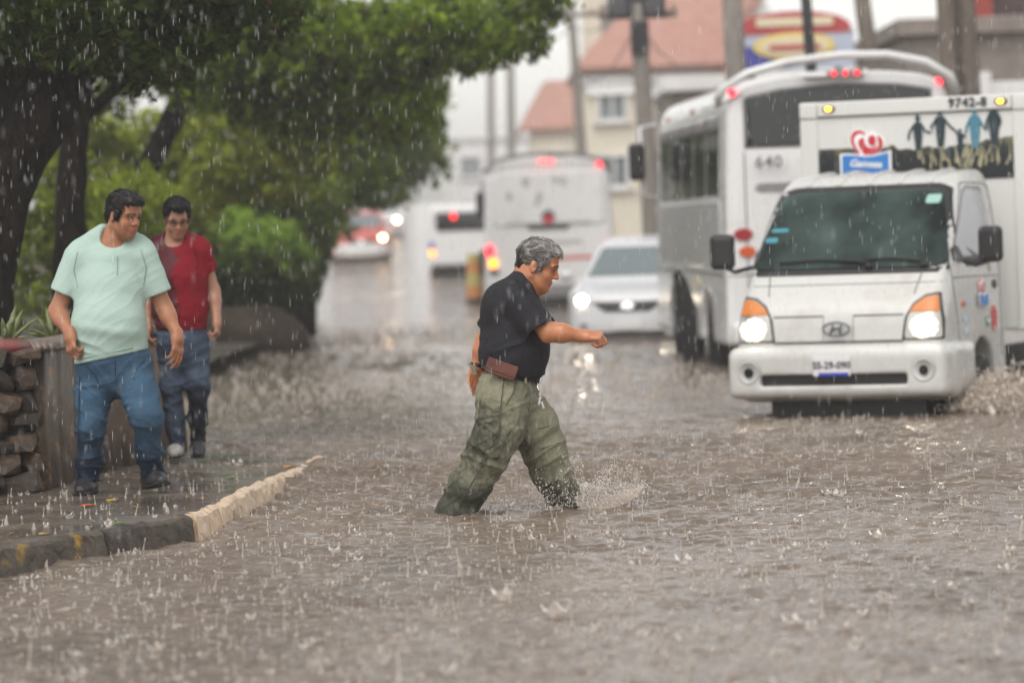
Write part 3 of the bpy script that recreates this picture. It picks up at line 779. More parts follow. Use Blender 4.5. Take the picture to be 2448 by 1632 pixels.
        for path in ([(.42, 1.37), (.40, 1.2), (.46, .95), (.50, .55)], [(1.74, 1.95), (1.80, 1.4), (1.78, .6)], [(.42, 1.25), (1.2, 1.245), (1.78, 1.235)], [(.50, 1.42), (1.05, 1.985), (1.6, 1.98), (1.74, 1.95)]): seam(B, path, 'x', s * 1.3, -s, T, .005)
        g(disc(1.62, 1.17, .07, .035), off=.01, n=24).build('door_handle', M['black_plastic'], T, smooth=True)
        g(rounded(.60, 1.02, .68, 1.06, .015), off=.012, n=20).build('side_repeater', M['orange_off'], T, smooth=True)
        # mirrors
        mr = Sdf(); cx = s * (1.13 if s > 0 else 1.04); mr.box((cx, .40, 1.50), (.2, .09, .28), .045, 0, rot=rot_zy(R(-10 * s), 0)); mo = obj('mirror', mr.mesh('mirror', .012), M['black_plastic'], T)
        MB().tube([(s * .86, .60, 1.37), (s * .98, .50, 1.34), (cx * .97, .42, 1.37)], .017, 8).build('mirror_arm', M['black_plastic'], mo, smooth=True)
    # marks on the door in view
    g = lambda o, m, **k: panel(B, o, 'x', 1.3, -1, off=k.get('off', .008), thick=.003, n=k.get('n', 28)).build('sticker', M[m], T, smooth=True)
    heart(T, lambda o, m, off: panel(B, o, 'x', 1.3, -1, off=off, thick=.003, n=40).build('logo', M[m], T, smooth=True), 1.19, 1.13, .62, 'x')
    g([(1.55 + .095 * math.cos(R(22.5 + 45 * i)), .90 + .11 * math.sin(R(22.5 + 45 * i))) for i in range(8)], 'sticker_red'); g(disc(1.35, .88, .05, .042), 'sticker_green'); g(disc(1.36, .885, .026, .022), 'logo_white', off=.012); g(disc(1.53, 1.33, .045, .06), 'sticker_cream'); g(disc(1.53, 1.33, .03, .042), 'white_paint', off=.012)
    for z in (.90, .81, .70): g(rounded(.62, z, .73, z + .045, .004), 'sticker_sky', n=16)
    g(rounded(.74, 1.025, .82, 1.055, .004), 'sticker_sky', n=16)
    for z in (.945, .905, .865): g(rounded(1.49, z - .012, 1.61, z + .012, .004), 'logo_red', off=.012, n=16)
    # roof ribs
    for i in range(5):
        x = -.5 + .25 * i; seam(B, [(x, 1.0), (x, 1.8)], 'z', 2.6, -1, T, .022, 'white_paint', 'roof_rib', 8)
    # wheels and chassis
    for s in (-1, 1):
        wheel(T, (s * .74, 1.2, .31), .31, .2); wheel(T, (s * .78, 4.3, .31), .31, .22)
    MB().box((.4, 3.2, .52), (.09, 3.6, .16)).box((-.4, 3.2, .52), (.09, 3.6, .16)).box((0, 1.0, .42), (1.5, 1.5, .12)).box((0, 2.4, .27), (1.25, 4.3, .26)).build('chassis', M['black_plastic'], T)
    # cargo box
    bx, bw, y0, y1, z0, z1 = .05, 1.96, 2.2, 5.4, .78, 2.70
    cb = MB().box((bx, (y0 + y1) / 2, (z0 + z1) / 2), (bw, y1 - y0, z1 - z0)).build('cargo_box', M['box_white'], T, .02)
    L, Rr = bx - bw / 2, bx + bw / 2
    for x in (L + .075, Rr - .075): MB().box((x, y0 - .008, (z0 + z1 - .14) / 2), (.15, .03, z1 - z0 - .14)).build('corner_post', M['box_white'], cb, .012)
    MB().box((bx, y0 - .012, z1 - .062), (bw - .31, .035, .12)).build('top_rail', M['box_white'], cb, .012)
    for x in (L + .075, Rr - .075): MB().box((x, y0 - .014, z1 - .07), (.152, .045, .14)).build('corner_cap', M['box_white'], cb, .02)
    MB().box((bx + .02, y0 - .002, 2.44), (.006, .008, .25)).build('panel_seam', M['seam'], cb); MB().box((bx, y0 - .004, z1 - .128), (bw - .31, .012, .008)).build('panel_seam', M['seam'], cb)
    for x in (L + .26, Rr - .24):
        lo = MB().ball((x, y0 - .035, z1 - .06), (.055, .02, .03)).build('marker_lamp', M['black_plastic'], cb, smooth=True); MB().ball((x, y0 - .05, z1 - .06), (.03, .016, .02)).build('bulb', M['amber_small'], lo, smooth=True)
    lettering('9742-8', .105, cb, 'ink', (Rr - .52, y0 - .033, z1 - .06), bold=.004, space=1.1)
    # printed meadow band
    zb0, zb1 = 2.02, 2.31; xs = np.linspace(L + .155, Rr - .155, 60); rg = random.Random(2); topl = []
    for i, x in enumerate(xs):
        u = (x - xs[0]) / (xs[-1] - xs[0]); topl.append((x, zb1 - .03 * math.sin(u * 3.4) * (u > .4) + .07 * max(0, u - .62) + (0 if u < .3 else rg.uniform(-.012, .02))))
    band = MB().prism([(xs[0], zb0), (xs[-1], zb0)] + topl[::-1], y0 - .012, y0 - .004).build('meadow_print', M['meadow_print'], cb); 
    mid = (zb0 + zb1) / 2
    for v_ in band.data.vertices: v_.co.z -= mid
    band.location.z = mid
    mat('straw_print', (.55, .50, .30), .5)
    for i in range(46):
        x = rg.gauss(bx + .42, .17); h = rg.uniform(.06, .2); z = rg.uniform(2.10, 2.22); lean = rg.uniform(-.05, .05)
        MB().prism([(x - .006, z), (x + .006, z), (x + lean, z + h)], y0 - .0155, y0 - .013).build('grass_blade', M['straw_print'], band, loc=(0, 0, -mid))
    def figure(x, z, h, m, arms):
        def p(o, y=y0 - .016): return MB().prism([(x + a * h, z + b * h) for a, b in o], y, y0 - .004)
        fo = p([(-.07, 0), (.07, 0), (.11, .35), (.13, .62), (.10, .74), (.03, .78), (-.03, .78), (-.10, .74), (-.13, .62), (-.11, .35)]).build('figure_print', M[m], cb)
        p(disc(0, .87, .065, .085, 14), y0 - .017).build('head_print', M[m], fo)
        for a in arms: MB().tube([(x + a[0] * h, y0 - .009, z + a[1] * h) for a in a], .009, 6).build('arm_print', M[m], fo)
    figure(bx + .03, 2.27, .30, 'silhouette', [[(-.1, .7), (-.25, .5), (-.28, .3)], [(.1, .7), (.22, .5), (.38, .48)]])
    figure(bx + .22, 2.29, .33, 'silhouette', [[(-.1, .7), (-.24, .5), (-.2, .45)], [(.1, .7), (.25, .5), (.36, .4)]])
    figure(bx + .385, 2.25, .19, 'silhouette', [[(-.1, .7), (-.2, .9)], [(.1, .7), (.25, .6)]])
    figure(bx + .51, 2.27, .35, 'silhouette_blue', [[(-.1, .7), (-.2, .5), (-.22, .35)], [(.1, .7), (.2, .5), (.26, .42)]])
    figure(bx + .67, 2.29, .36, 'silhouette', [[(-.1, .7), (-.18, .5), (-.17, .35)], [(.1, .7), (.16, .55), (.12, .4)]])
    heart(cb, lambda o, m, off: MB().prism(o, y0 - .004 - off, y0 - .003).build('logo', M[m], cb), bx - .42, 2.30, 1.0, 'y')
    lettering('Gamesa', .085, cb, 'logo_white', (bx - .42, y0 - .036, 2.175), shear=.25, bold=.002, tilt=R(4))
    return T

def heart(P, put, cx, cz, s, ax):
    """red double heart above a blue banner with a white rim"""
    def H(k, dx=0, dz=0):
        out = []
        for i in range(36):
            t = 2 * math.pi * i / 36; x = 16 * math.sin(t) ** 3; z = 13 * math.cos(t) - 5 * math.cos(2 * t) - 2 * math.cos(3 * t) - math.cos(4 * t)
            a = R(-18); x, z = x * math.cos(a) - z * math.sin(a), x * math.sin(a) + z * math.cos(a); out.append((cx + s * (dx + k * x * .0085), cz + s * (.03 + dz + k * z * .0085)))
        return out
    put(H(1.15), 'logo_white', .008); put(H(1.05), 'logo_red', .011); put(H(.80), 'logo_white', .014); put(H(.60, .012, -.012), 'logo_red', .017); put(disc(cx + s * .05, cz + s * .075, s * .058, s * .07), 'logo_white', .020); put(disc(cx + s * .06, cz + s * .065, s * .034, s * .045), 'logo_red', .023)
    def ban(k):
        o = []
        for i in range(20): t = i / 19; o.append((-.2 + .4 * t, .065 + .012 * math.sin(t * 6.28 + 1) + .012 * t))
        for i in range(20): t = 1 - i / 19; o.append((-.2 + .4 * t, -.075 + .018 * math.sin(t * 6.28) + .02 * t))
        return [(cx + s * x * k, cz - s * .125 + s * z * (k + .1 * (k > 1))) for x, z in o]
    put(ban(1.1), 'logo_white', .026); put(ban(1.0), 'logo_blue', .029)
# ---- buses seen from behind (rear at y=0, +y towards the front)
def bus_body(T, w, ln, top, arch, wheels, paintm, floor=.42, vox=.035, taper=.05, wr=.46):
    B = Sdf(); hw = w / 2; B.box((0, ln / 2, (top + floor) / 2), (w, ln, top - floor), 0)
    for s in (-1, 1):
        B.plane((s * hw, 0, 1.3), (s, 0, taper), .12); B.plane((s * hw * .86, 0, top - arch * .34), (s * .58, 0, 1), .30)
    B.plane((0, 0, top), (0, 0, 1), .3); B.plane((0, 0.0, 1.6), (0, -1, .05), .14); B.plane((0, ln, 1.6), (0, 1, .1), .2); B.plane((0, 0, floor), (0, 0, -1), .1)
    for y in wheels:
        for s in (-1, 1): B.cap((s * (hw - .35), y, wr), (s * (hw + .4), y, wr), wr + .09, wr + .09, .02, sub=True)
    obj('body', B.mesh('body', vox, (-hw - .15, -.2, floor - .15), (hw + .15, ln + .2, top + .15)), M[paintm], T)
    for y in wheels:
        for s in (-1, 1): wheel(T, (s * (hw - .2), y, wr), wr, .28)
    return B

def bus_640():
    T = thing('bus', 'white city bus number 640 seen from behind beside delivery truck', 'bus', (3.46, 38.5, BED), R(3.2))
    B = bus_body(T, 2.5, 7.6, 3.33, .40, (1.9, 5.6), 'bus_white'); hw = 1.25
    f = lambda o, **k: panel(B, o, 'y', -.6, 1, **k)
    win = [(-.97, 2.50), (-.97, 3.0), (-.6, 3.07), (0, 3.11), (.6, 3.09), (.95, 3.03), (.95, 2.5)]
    f(win, off=.004, n=60).build('rear_window', M['glass_dark'], T, smooth=True)
    f([(x * 1.03, 2.8 + (z - 2.8) * 1.08) for x, z in win], off=.001, n=60).build('window_rubber', M['grey_trim'], T, smooth=True)
    # arched lamp rail over the rear edge
    arc = [(-1.25, .12, 2.98), (-1.2, .02, 3.10), (-.95, -.04, 3.25), (-.55, -.06, 3.35), (0, -.07, 3.405), (.5, -.06, 3.395), (.9, -.04, 3.31), (1.15, .0, 3.16), (1.24, .1, 2.98)]
    MB().tube(arc, .045, 10).build('roof_rail', M['bus_white'], T, smooth=True)
    MB().box((-.05, -.01, 3.21), (.62, .06, .09)).build('lamp_bar', M['grey_trim'], T, .02)
    MB().box((-.28, -.045, 3.215), (.3, .02, .055)).build('lamp_plate', M['logo_white'], T, .01)
    for x in (-.08, .04, .16): MB().ball((x + .02, -.06, 3.22), (.02, .02, .028)).build('brake_lamp', M['red_small'], T, smooth=True)
    MB().box((.27, -.04, 3.22), (.06, .03, .08)).build('rear_camera', M['bus_white'], T, .015)
    for x, z in ((-1.1, 3.07), (1.08, 3.12)): f(disc(x, z, .028, .038, 16), off=.02, thick=.05, n=16).build('marker_lamp', M['red_small'], T, smooth=True)
    lettering('640', .17, T, 'ink_grey', (-.76, -.035, 2.33), bold=.003, space=1.15); lettering('RF', .12, T, 'ink_grey', (-.66, -.015, 1.72), bold=.002)
    f(rounded(-.9, 2.02, .9, 2.12, .03), off=.004, n=48).build('vent', M['grey_trim'], T, smooth=True)
    for s in (-1, 1):
        f(disc(s * 1.04, 1.60, .10, .062), off=.02, n=28).build('tail_lamp', M['red_off'], T, smooth=True); f(disc(s * 1.0, 1.42, .09, .058), off=.02, n=28).build('turn_lamp', M['orange_off'], T, smooth=True)
    for p in ([(-1.0, .6), (-1.0, 2.45)], [(1.0, .6), (1.0, 2.45)], [(-1.2, 1.18), (1.2, 1.18)], [(-1.2, 2.95), (-.98, 3.04)]): seam(B, p, 'y', -.6, 1, T, .008)
    MB().box((0, -.09, .58), (2.4, .16, .24)).build('bumper', M['bus_white'], T, .05)
    # left side
    g = lambda o, **k: panel(B, o, 'x', -2.0, 1, **k)
    for i in range(5):
        y0 = .75 + i * 1.28; wo = g(rounded(y0, 2.0, y0 + 1.22, 2.86, .06), off=.004, n=40).build('side_window', M['glass_dark'], T, smooth=True)
        for k in range(5): seam(B, [(y0 + .12 + .24 * k, 2.70), (y0 + .12 + .24 * k, 2.84)], 'x', -2, 1, wo, .02, 'grey_trim', 'reflection_bar', 4, .006)  # spiky reflection along the window tops, modelled as grey bars
    g(rounded(.5, 1.25, 7.2, 1.96, .04), off=.004, n=60).build('side_panel', M['silver'], T, smooth=True)
    for y, m_ in ((1.1, 'red_off'), (3.6, 'red_off'), (6.4, 'orange_off')): g(disc(y, 2.98, .06, .03, 14), off=.02, n=14).build('side_marker', M[m_], T, smooth=True)
    seam(B, [(.3, 1.2), (7.2, 1.2)], 'x', -2, 1, T, .02, 'grey_trim')
    # skirt reflectors and an open flap hanging by the wheel
    g(rounded(2.6, 1.0, 3.3, 1.14, .03), off=.012, n=30).build('reflector_strip', M['sticker_cream'], T, smooth=True)
    MB().add([(-1.26, 2.65, .18), (-1.42, 2.60, .18), (-1.52, 2.62, 1.18), (-1.44, 2.66, 1.24), (-1.36, 2.68, 1.1), (-1.26, 2.70, .8)] + [(-1.26, 2.72, .18), (-1.42, 2.67, .18), (-1.52, 2.69, 1.18), (-1.44, 2.73, 1.24), (-1.36, 2.75, 1.1), (-1.26, 2.77, .8)], [(0, 1, 2, 3, 4, 5), (11, 10, 9, 8, 7, 6)] + [(i, i + 6, (i + 1) % 6 + 6, (i + 1) % 6) for i in range(6)]).build('open_flap', M['rubber'], T)
    for s in (-1, 1):
        mo = MB().box((s * 1.45, 7.3, 2.5), (.2, .14, .46)).build('mirror', M['black_plastic'], T, .05); MB().tube([(s * 1.2, 7.4, 2.95), (s * 1.40, 7.35, 2.92), (s * 1.38, 7.32, 2.45), (s * 1.38, 7.34, 2.1), (s * 1.2, 7.4, 2.05)], .022, 8).build('mirror_bracket', M['bus_white'], mo, smooth=True)

def bus_mid():
    T = thing('bus', 'white bus with lit tail lamps driving away behind striding man', 'bus', (.76, 70, BED), R(-1.2))
    B = bus_body(T, 2.5, 9, 3.12, .42, (2.4, 6.8), 'far_white', vox=.05); f = lambda o, **k: panel(B, o, 'y', -.6, 1, **k)
    f(rounded(-1.06, 1.75, 1.06, 2.78, .14), off=.006, n=60).build('rear_panel', M['bus_white'], T, smooth=True)
    mat('smudge', (.42, .42, .41), .6)
    for x, z, r in ((-.72, 2.34, .07), (-.4, 2.6, .08), (-.15, 2.32, .07), (.15, 2.62, .06), (.3, 2.6, .07), (-.2, 2.2, .05)): f(disc(x, z, r, r * 1.4, 12), off=.012, thick=.004, n=12).build('paint_patch', M['smudge'], T, smooth=True)
    f([(-.36, 1.70), (-.42, 1.78), (.42, 1.78), (.36, 1.70)], off=.02, n=40).build('engine_vent', M['black_plastic'], T, smooth=True)
    f(rounded(-.85, 1.79, .85, 1.83, .01), off=.01, n=40).build('trim_strip', M['grey_trim'], T, smooth=True)
    f(disc(0, 1.93, .13, .13, 20), off=.014, n=20).build('badge', M['silhouette'], T, smooth=True); f(disc(0, 1.89, .10, .08, 20), off=.02, n=20).build('badge_face', M['logo_red'], T, smooth=True)
    for x0, x1, z in ((-.25, .65, 1.42), (.15, .85, 1.12), (-.55, -.1, 1.12)): f(rounded(x0, z, x1, z + .07, .02), off=.008, thick=.004, n=24).build('faded_print', M['sticker_red' if z < 1.3 else 'smudge'], T, smooth=True)
    for s in (-1, 1):
        f(disc(s * 1.12, 1.33, .07, .11, 20), off=.03, n=20).build('tail_lamp', M['red_on'], T, smooth=True); f(disc(s * 1.06, 1.10, .075, .08, 20), off=.03, n=20).build('turn_lamp', M['amber_on'], T, smooth=True); f(disc(s * 1.04, .93, .09, .06, 20), off=.02, n=20).build('reverse_lamp', M['black_plastic'], T, smooth=True)
    for x in (-.1, 0, .1): MB().ball((x, -.02, 2.98), (.028, .03, .03)).build('brake_lamp', M['red_on'], T, smooth=True)
    f(disc(1.0, 2.9, .05, .05, 14), off=.04, n=14).build('marker_lamp', M['red_small'], T, smooth=True)
    MB().tube([(-1.2, .1, 2.8), (-1.0, .02, 2.98), (-.5, -.02, 3.1), (0, -.03, 3.13), (.5, -.02, 3.1), (1.0, .02, 2.98), (1.2, .1, 2.8)], .04, 8).build('roof_rail', M['grey_trim'], T, smooth=True)
    MB().box((0, -.06, .55), (2.3, .14, .26)).build('bumper', M['grey_trim'], T, .04); MB().box((0, -.03, .32), (2.2, .2, .2)).build('underbody', M['rubber'], T, .02)
    g = lambda o, **k: panel(B, o, 'x', -2.0, 1, **k)
    for i in range(6): g(rounded(.6 + i * 1.35, 1.7, 1.85 + i * 1.35, 2.6, .06), off=.004, n=30).build('side_window', M['glass_dark'], T, smooth=True)
    mo = MB().box((-1.48, 8.6, 2.25), (.24, .14, .55)).build('mirror', M['black_plastic'], T, .05); MB().tube([(-1.2, 8.7, 2.75), (-1.45, 8.62, 2.7), (-1.48, 8.6, 2.4)], .03, 6).build('mirror_bracket', M['black_plastic'], mo, smooth=True)
    MB().box((-1.29, 4.5, 1.1), (.05, 8.2, .5)).build('side_skirt', M['rubber'], T, .02)

# ---- cars facing the camera (front at y=0, +y towards the tail)
def car(name, label, loc, rz, pm, lower, glassm, lights, vox=.028, lamp='head_on'):
    T = thing(name, label, 'car', loc, rz); B = Sdf(); B.box((0, 2.2, .8), (1.72, 4.45, 1.6), 0)
    low = Sdf()
    low.box((0, 2.2, .62), (1.74, 4.4, .86), 0)
    for pt, n, k in (((0, .02, .5), (0, -1, -.08), .12), ((0, .08, .70), (0, -1, .55), .14), ((0, .5, .92), (0, -.16, 1), .1), ((0, 1.2, 1.03), (0, -.12, 1), .1), ((0, 4.4, .9), (0, 1, .2), .12), ((.86, 0, .7), (1, 0, .06), .1), ((-.86, 0, .7), (-1, 0, .06), .1), ((.62, .1, .6), (.75, -1, 0), .25), ((-.62, .1, .6), (-.75, -1, 0), .25), ((0, 0, .18), (0, -.1, -1), .06)): low.plane(pt, n, k)
    for y in (.85, 3.4):
        for s in (-1, 1): low.cap((s * .6, y, .3), (s * 1.2, y, .3), .36, .36, .02, sub=True)
    top = Sdf(); top.box((0, 2.3, 1.2), (1.6, 3.3, .9), 0)
    for pt, n, k in (((0, 1.05, 1.0), (0, -1, 1.55), .1), ((0, 2.0, 1.53), (0, -.08, 1), .15), ((0, 3.85, 1.05), (0, 1, 1.2), .15), ((.76, 0, 1.05), (1, 0, .36), .12), ((-.76, 0, 1.05), (-1, 0, .36), .12)): top.plane(pt, n, k)
    A = Sdf(); A.put(lambda p: low(p), (-.95, -.1, 0), (.95, 4.6, 1.2), 0); A.put(lambda p: top(p), (-.9, .5, .7), (.9, 4.2, 1.7), .06)
    obj('body', A.mesh('body', vox, (-1, -.15, .05), (1, 4.65, 1.7)), M[pm], T)
    f = lambda o, **k: panel(A, o, 'y', -.5, 1, **k)
    f([(-.66, 1.06), (-.52, 1.44), (.52, 1.44), (.66, 1.06)], off=.006, n=48).build('windscreen', M[glassm], T, smooth=True)
    f([(-.48, .735), (.48, .735), (.30, .60), (-.30, .60)], off=.008, n=40).build('grille', M['black_plastic'], T, smooth=True)
    f(rounded(-.5, .26, .5, .34, .03), off=.008, n=40).build('lower_grille', M['black_plastic'], T, smooth=True)
    if lower: f(rounded(-.78, .24, .78, .60, .06), off=.012, n=60).build('bumper', M[lower], T, smooth=True)
    f(disc(0, .67, .09, .05, 20), off=.02, n=20).build('emblem', M['chrome'], T, smooth=True)
    f(rounded(-.19, .37, .19, .49, .01), off=.02, n=24).build('number_plate', M['plate'], T)
    for s in (-1, 1):
        ho = f([(s * .50, .70), (s * .54, .80), (s * .74, .86), (s * .74, .74)], off=.008, n=30).build('headlight', M['lamp_glass'], T, smooth=True)
        if s in lights: f(disc(s * .62, .765, .075, .06, 20), off=.02, n=20).build('bulb', M[lamp], ho, smooth=True)
        f(disc(s * .6, .42, .06, .045, 16), off=.012, n=16).build('fog_lamp', M['grey_trim'], T, smooth=True)
        mo = MB().ball((s * .98, 1.35, 1.08), (.11, .09, .075)).build('mirror', M[pm], T, smooth=True)
        panel(A, [(1.45, 1.08), (2.05, 1.43), (3.0, 1.44), (3.55, 1.10)], 'x', s * 1.4, -s, off=.006, n=40).build('side_window', M['glass_dark'], T, smooth=True)
        for y in (.85, 3.4): wheel(T, (s * .76, y, .3), .3, .2)
    for p in ([(-.7, 1.0), (-.5, .78), (-.48, .745)], [(.7, 1.0), (.5, .78), (.48, .745)]): seam(A, p, 'y', -.5, 1, T, .005, 'grey_trim')
    return T, A

def far_van():
    T = thing('van', 'hazy white van with red lamp far up the street', 'van', (-1.12, 95, float(rise(95)) + BED), R(1)); S = Sdf(); S.box((0, 2.2, 1.15), (1.9, 4.4, 1.75), .18); S.plane((0, 0, 2.0), (0, -1, .1), .1)
    for s in (-1, 1): S.plane((s * .93, 0, 1.2), (s, 0, .12), .1)
    obj('body', S.mesh('body', .05), M['far_white'], T); f = lambda o, **k: panel(S, o, 'y', -.6, 1, **k)
    f(rounded(-.72, 1.35, .72, 1.82, .06), off=.01, n=40).build('rear_window', M['glass_dark'], T, smooth=True); f(disc(-.26, 1.72, .06, .06, 16), off=.03, n=16).build('brake_lamp', M['red_on'], T, smooth=True)
    for s in (-1, 1): f(disc(s * .84, .80, .06, .07, 16), off=.03, n=16).build('turn_lamp', M['amber_on'], T, smooth=True); f(rounded(s * .84 - .06, .9, s * .84 + .06, 1.08, .02), off=.02, n=16).build('tail_lamp', M['plate_blue' if s < 0 else 'orange_off'], T, smooth=True)
    MB().box((0, -.06, .42), (1.7, .16, .18)).build('bumper', M['black_plastic'], T, .03)
    for s in (-1, 1): wheel(T, (s * .8, .9, .3), .3, .2); wheel(T, (s * .8, 3.5, .3), .3, .2)

truck(); bus_640(); bus_mid(); far_van()
T, A = car('car', 'white sedan with lit headlights half hidden behind bus 640', (1.52, 49, BED), R(-9), 'sedan_white', None, 'glass_grey', (-1, 1))
T, A = car('car', 'red and white taxi coming down the hazy far street', (-4.22, 107, float(rise(107)) + BED + .1), R(2), 'taxi_red', 'far_white', 'glass_grey', (1,), .04, 'head_far')
T, A = car('car', 'faint grey car with one warm headlight behind the red taxi', (-4.3, 124, float(rise(124)) + BED), R(2), 'far_white', None, 'glass_grey', (1,), .05, 'head_far')
def drum():
    T = thing('traffic_drum', 'yellow and orange traffic drum standing left of the middle bus', 'drum', (-.72, 76, BED + float(rise(76)))); mat('drum_yellow', (.42, .36, .12), .5); mat('drum_orange', (.5, .22, .07), .5)
    for i, (z0, z1, m) in enumerate(((.0, .3, 'black_plastic'), (.3, .55, 'drum_orange'), (.55, .8, 'drum_yellow'), (.8, 1.05, 'drum_orange'), (1.05, 1.2, 'drum_yellow'))): MB().lathe([(.19 - .012 * i, z0), (.18 - .012 * i, z1)], 20, (0, 0, 0)).build('band', M[m], T, smooth=False)
drum()
# ------------------------------------------------------------------ trees and shrubs
def leaf_mat(name):
    m = mat(name, (.1, .1, .1), .6, spec=.12); t = NT(m); c = t.attr('tint').outputs['Color']; t.col(c)
    tr = t.n('BsdfTranslucent'); t.l(t.mix(1.0, c, (1.3, 1.5, .6), 'MULTIPLY'), tr.inputs[0]); mx = t.n('MixShader'); mx.inputs[0].default_value = .42
    out = t.t.nodes['Material Output']; t.l(t.b.outputs[0], mx.inputs[1]); t.l(tr.outputs[0], mx.inputs[2]); t.l(mx.outputs[0], out.inputs[0])
leaf_mat('foliage')
mottled('bark', (.007, .0055, .0045), (.024, .018, .0145), 5, .9, 1.0, 14, .06, (3, 3, .8), spec=.12)

def foliage(name, clumps, n, size, dark, light, seed, parent, droop=.3):
    """leaf faces spread through the clumps' volume, denser towards their outside, gathered on twigs"""
    rg = np.random.default_rng(seed); C = np.array([c[0] for c in clumps], float); Rr = np.array([c[1] if hasattr(c[1], '__len__') else (c[1],) * 3 for c in clumps], float)
    wt = (Rr[:, 0] * Rr[:, 1] * Rr[:, 2]) ** .67; wt /= wt.sum()
    nt = n // 9; k = rg.choice(len(C), nt, p=wt); d = rg.normal(size=(nt, 3)); d /= np.linalg.norm(d, axis=1)[:, None]
    rad = rg.uniform(.15, 1.0, nt) ** .45; rad *= 1 + .28 * vnoise(d * 2.2 + k[:, None] * 3.1, seed); tw = C[k] + d * rad[:, None] * Rr[k]
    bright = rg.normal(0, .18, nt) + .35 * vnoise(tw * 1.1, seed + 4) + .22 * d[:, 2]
    idx = np.repeat(np.arange(nt), 9); m = len(idx); sc = np.repeat(rg.uniform(.7, 1.3, nt), 9)
    along = rg.normal(size=(nt, 3)) + d * .8; along[:, 2] -= droop; along /= np.linalg.norm(along, axis=1)[:, None]
    p = tw[idx] + along[idx] * (rg.uniform(-2.2, 2.2, m) * size)[:, None] + rg.normal(size=(m, 3)) * size * .55
    u = along[idx] + rg.normal(size=(m, 3)) * .75; u /= np.linalg.norm(u, axis=1)[:, None]; nrm = rg.normal(size=(m, 3)) * .7 + np.array((0, 0, .8)); w = np.cross(nrm, u); w /= np.linalg.norm(w, axis=1)[:, None] + 1e-9
    s = (size * rg.uniform(.65, 1.35, m) * sc)[:, None]; bend = np.cross(u, w) * s * .12
    V = np.stack([p - u * s, p + w * s * .42 + bend, p + u * s, p - w * s * .42 + bend], 1).reshape(-1, 3); F = np.arange(4 * m).reshape(-1, 4)
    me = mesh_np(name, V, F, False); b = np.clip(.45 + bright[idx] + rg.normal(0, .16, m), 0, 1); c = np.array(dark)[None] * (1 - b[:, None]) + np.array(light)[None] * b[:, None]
    yel = rg.random(m) < .012; c[yel] = (.17, .10, .03); vcol(me, np.repeat(c, 4, 0))
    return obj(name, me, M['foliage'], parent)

def tree(name, label, trunk, limbs, clumps, n, size, dark, light, seed, group=None):
    T = thing(name, label, 'tree' if 'shrub' not in name and 'bush' not in name else 'shrub', trunk[0][0] if trunk else (*clumps[0][0][:2], 0), 0, group); o = Vector(T.location); T.location = (0, 0, 0)
    if trunk:
        rings = MB(); pts = [Vector(p) for p, r in trunk]; rad = [r for p, r in trunk]; P2, R2 = [], []
        for i in range(len(pts) - 1):
            for k in range(4):
                t = k / 4; P2.append(pts[i].lerp(pts[i + 1], t) + Vector((random.uniform(-.02, .02), random.uniform(-.02, .02), 0))); R2.append((rad[i] + (rad[i + 1] - rad[i]) * t) * random.uniform(.93, 1.07))
        P2.append(pts[-1]); R2.append(rad[-1]); to = rings.tube(P2, R2, 12).build('trunk', M['bark'], T, smooth=True)
        for L in limbs: MB().tube([p for p, r in L], [r for p, r in L], 8).build('limb', M['bark'], T, smooth=True)
    foliage('crown' if trunk else 'foliage', clumps, n, size, dark, light, seed, T); return T

DK, MD, LT = (.014, .022, .004), (.055, .085, .010), (.15, .21, .02)
# big leaning tree rising from the stone planter; its crown shades the whole left of the view
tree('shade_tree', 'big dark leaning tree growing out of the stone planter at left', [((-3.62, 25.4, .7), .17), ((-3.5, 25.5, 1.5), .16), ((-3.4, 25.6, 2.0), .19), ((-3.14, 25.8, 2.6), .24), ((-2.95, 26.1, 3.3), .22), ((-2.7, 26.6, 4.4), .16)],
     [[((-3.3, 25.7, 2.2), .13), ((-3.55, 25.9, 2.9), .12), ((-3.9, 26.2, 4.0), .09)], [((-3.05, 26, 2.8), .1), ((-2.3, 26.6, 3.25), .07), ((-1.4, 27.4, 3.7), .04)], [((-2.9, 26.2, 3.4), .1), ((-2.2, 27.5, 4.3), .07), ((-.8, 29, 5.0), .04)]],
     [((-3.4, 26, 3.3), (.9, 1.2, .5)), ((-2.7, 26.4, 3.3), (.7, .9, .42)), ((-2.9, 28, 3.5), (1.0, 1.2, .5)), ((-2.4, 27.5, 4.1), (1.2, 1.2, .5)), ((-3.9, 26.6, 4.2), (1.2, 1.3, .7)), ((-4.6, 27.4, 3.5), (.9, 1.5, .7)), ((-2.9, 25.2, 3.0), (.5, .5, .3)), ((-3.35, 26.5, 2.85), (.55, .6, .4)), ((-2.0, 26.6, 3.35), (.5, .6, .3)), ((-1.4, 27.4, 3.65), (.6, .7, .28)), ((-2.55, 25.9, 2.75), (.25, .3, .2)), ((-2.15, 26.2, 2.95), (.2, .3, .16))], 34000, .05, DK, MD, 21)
tree('tree', 'slim dark tree standing behind the leaning shade tree', [((-3.72, 31, .1), .14), ((-3.66, 31, 1.4), .13), ((-3.6, 31, 2.3), .12), ((-3.4, 31, 3.6), .09)], [[((-3.6, 31, 2.5), .06), ((-2.8, 31.3, 3.2), .03)], [((-3.6, 31, 2.7), .06), ((-4.3, 31.5, 3.6), .03)]],
     [((-3.2, 31.3, 3.7), (1.0, 1.0, .5)), ((-4.3, 31.8, 3.9), (.9, .9, .6)), ((-2.3, 31.6, 3.55), (.8, .9, .4)), ((-2.8, 31.2, 3.0), (.45, .5, .22))], 9000, .055, DK, MD, 22)
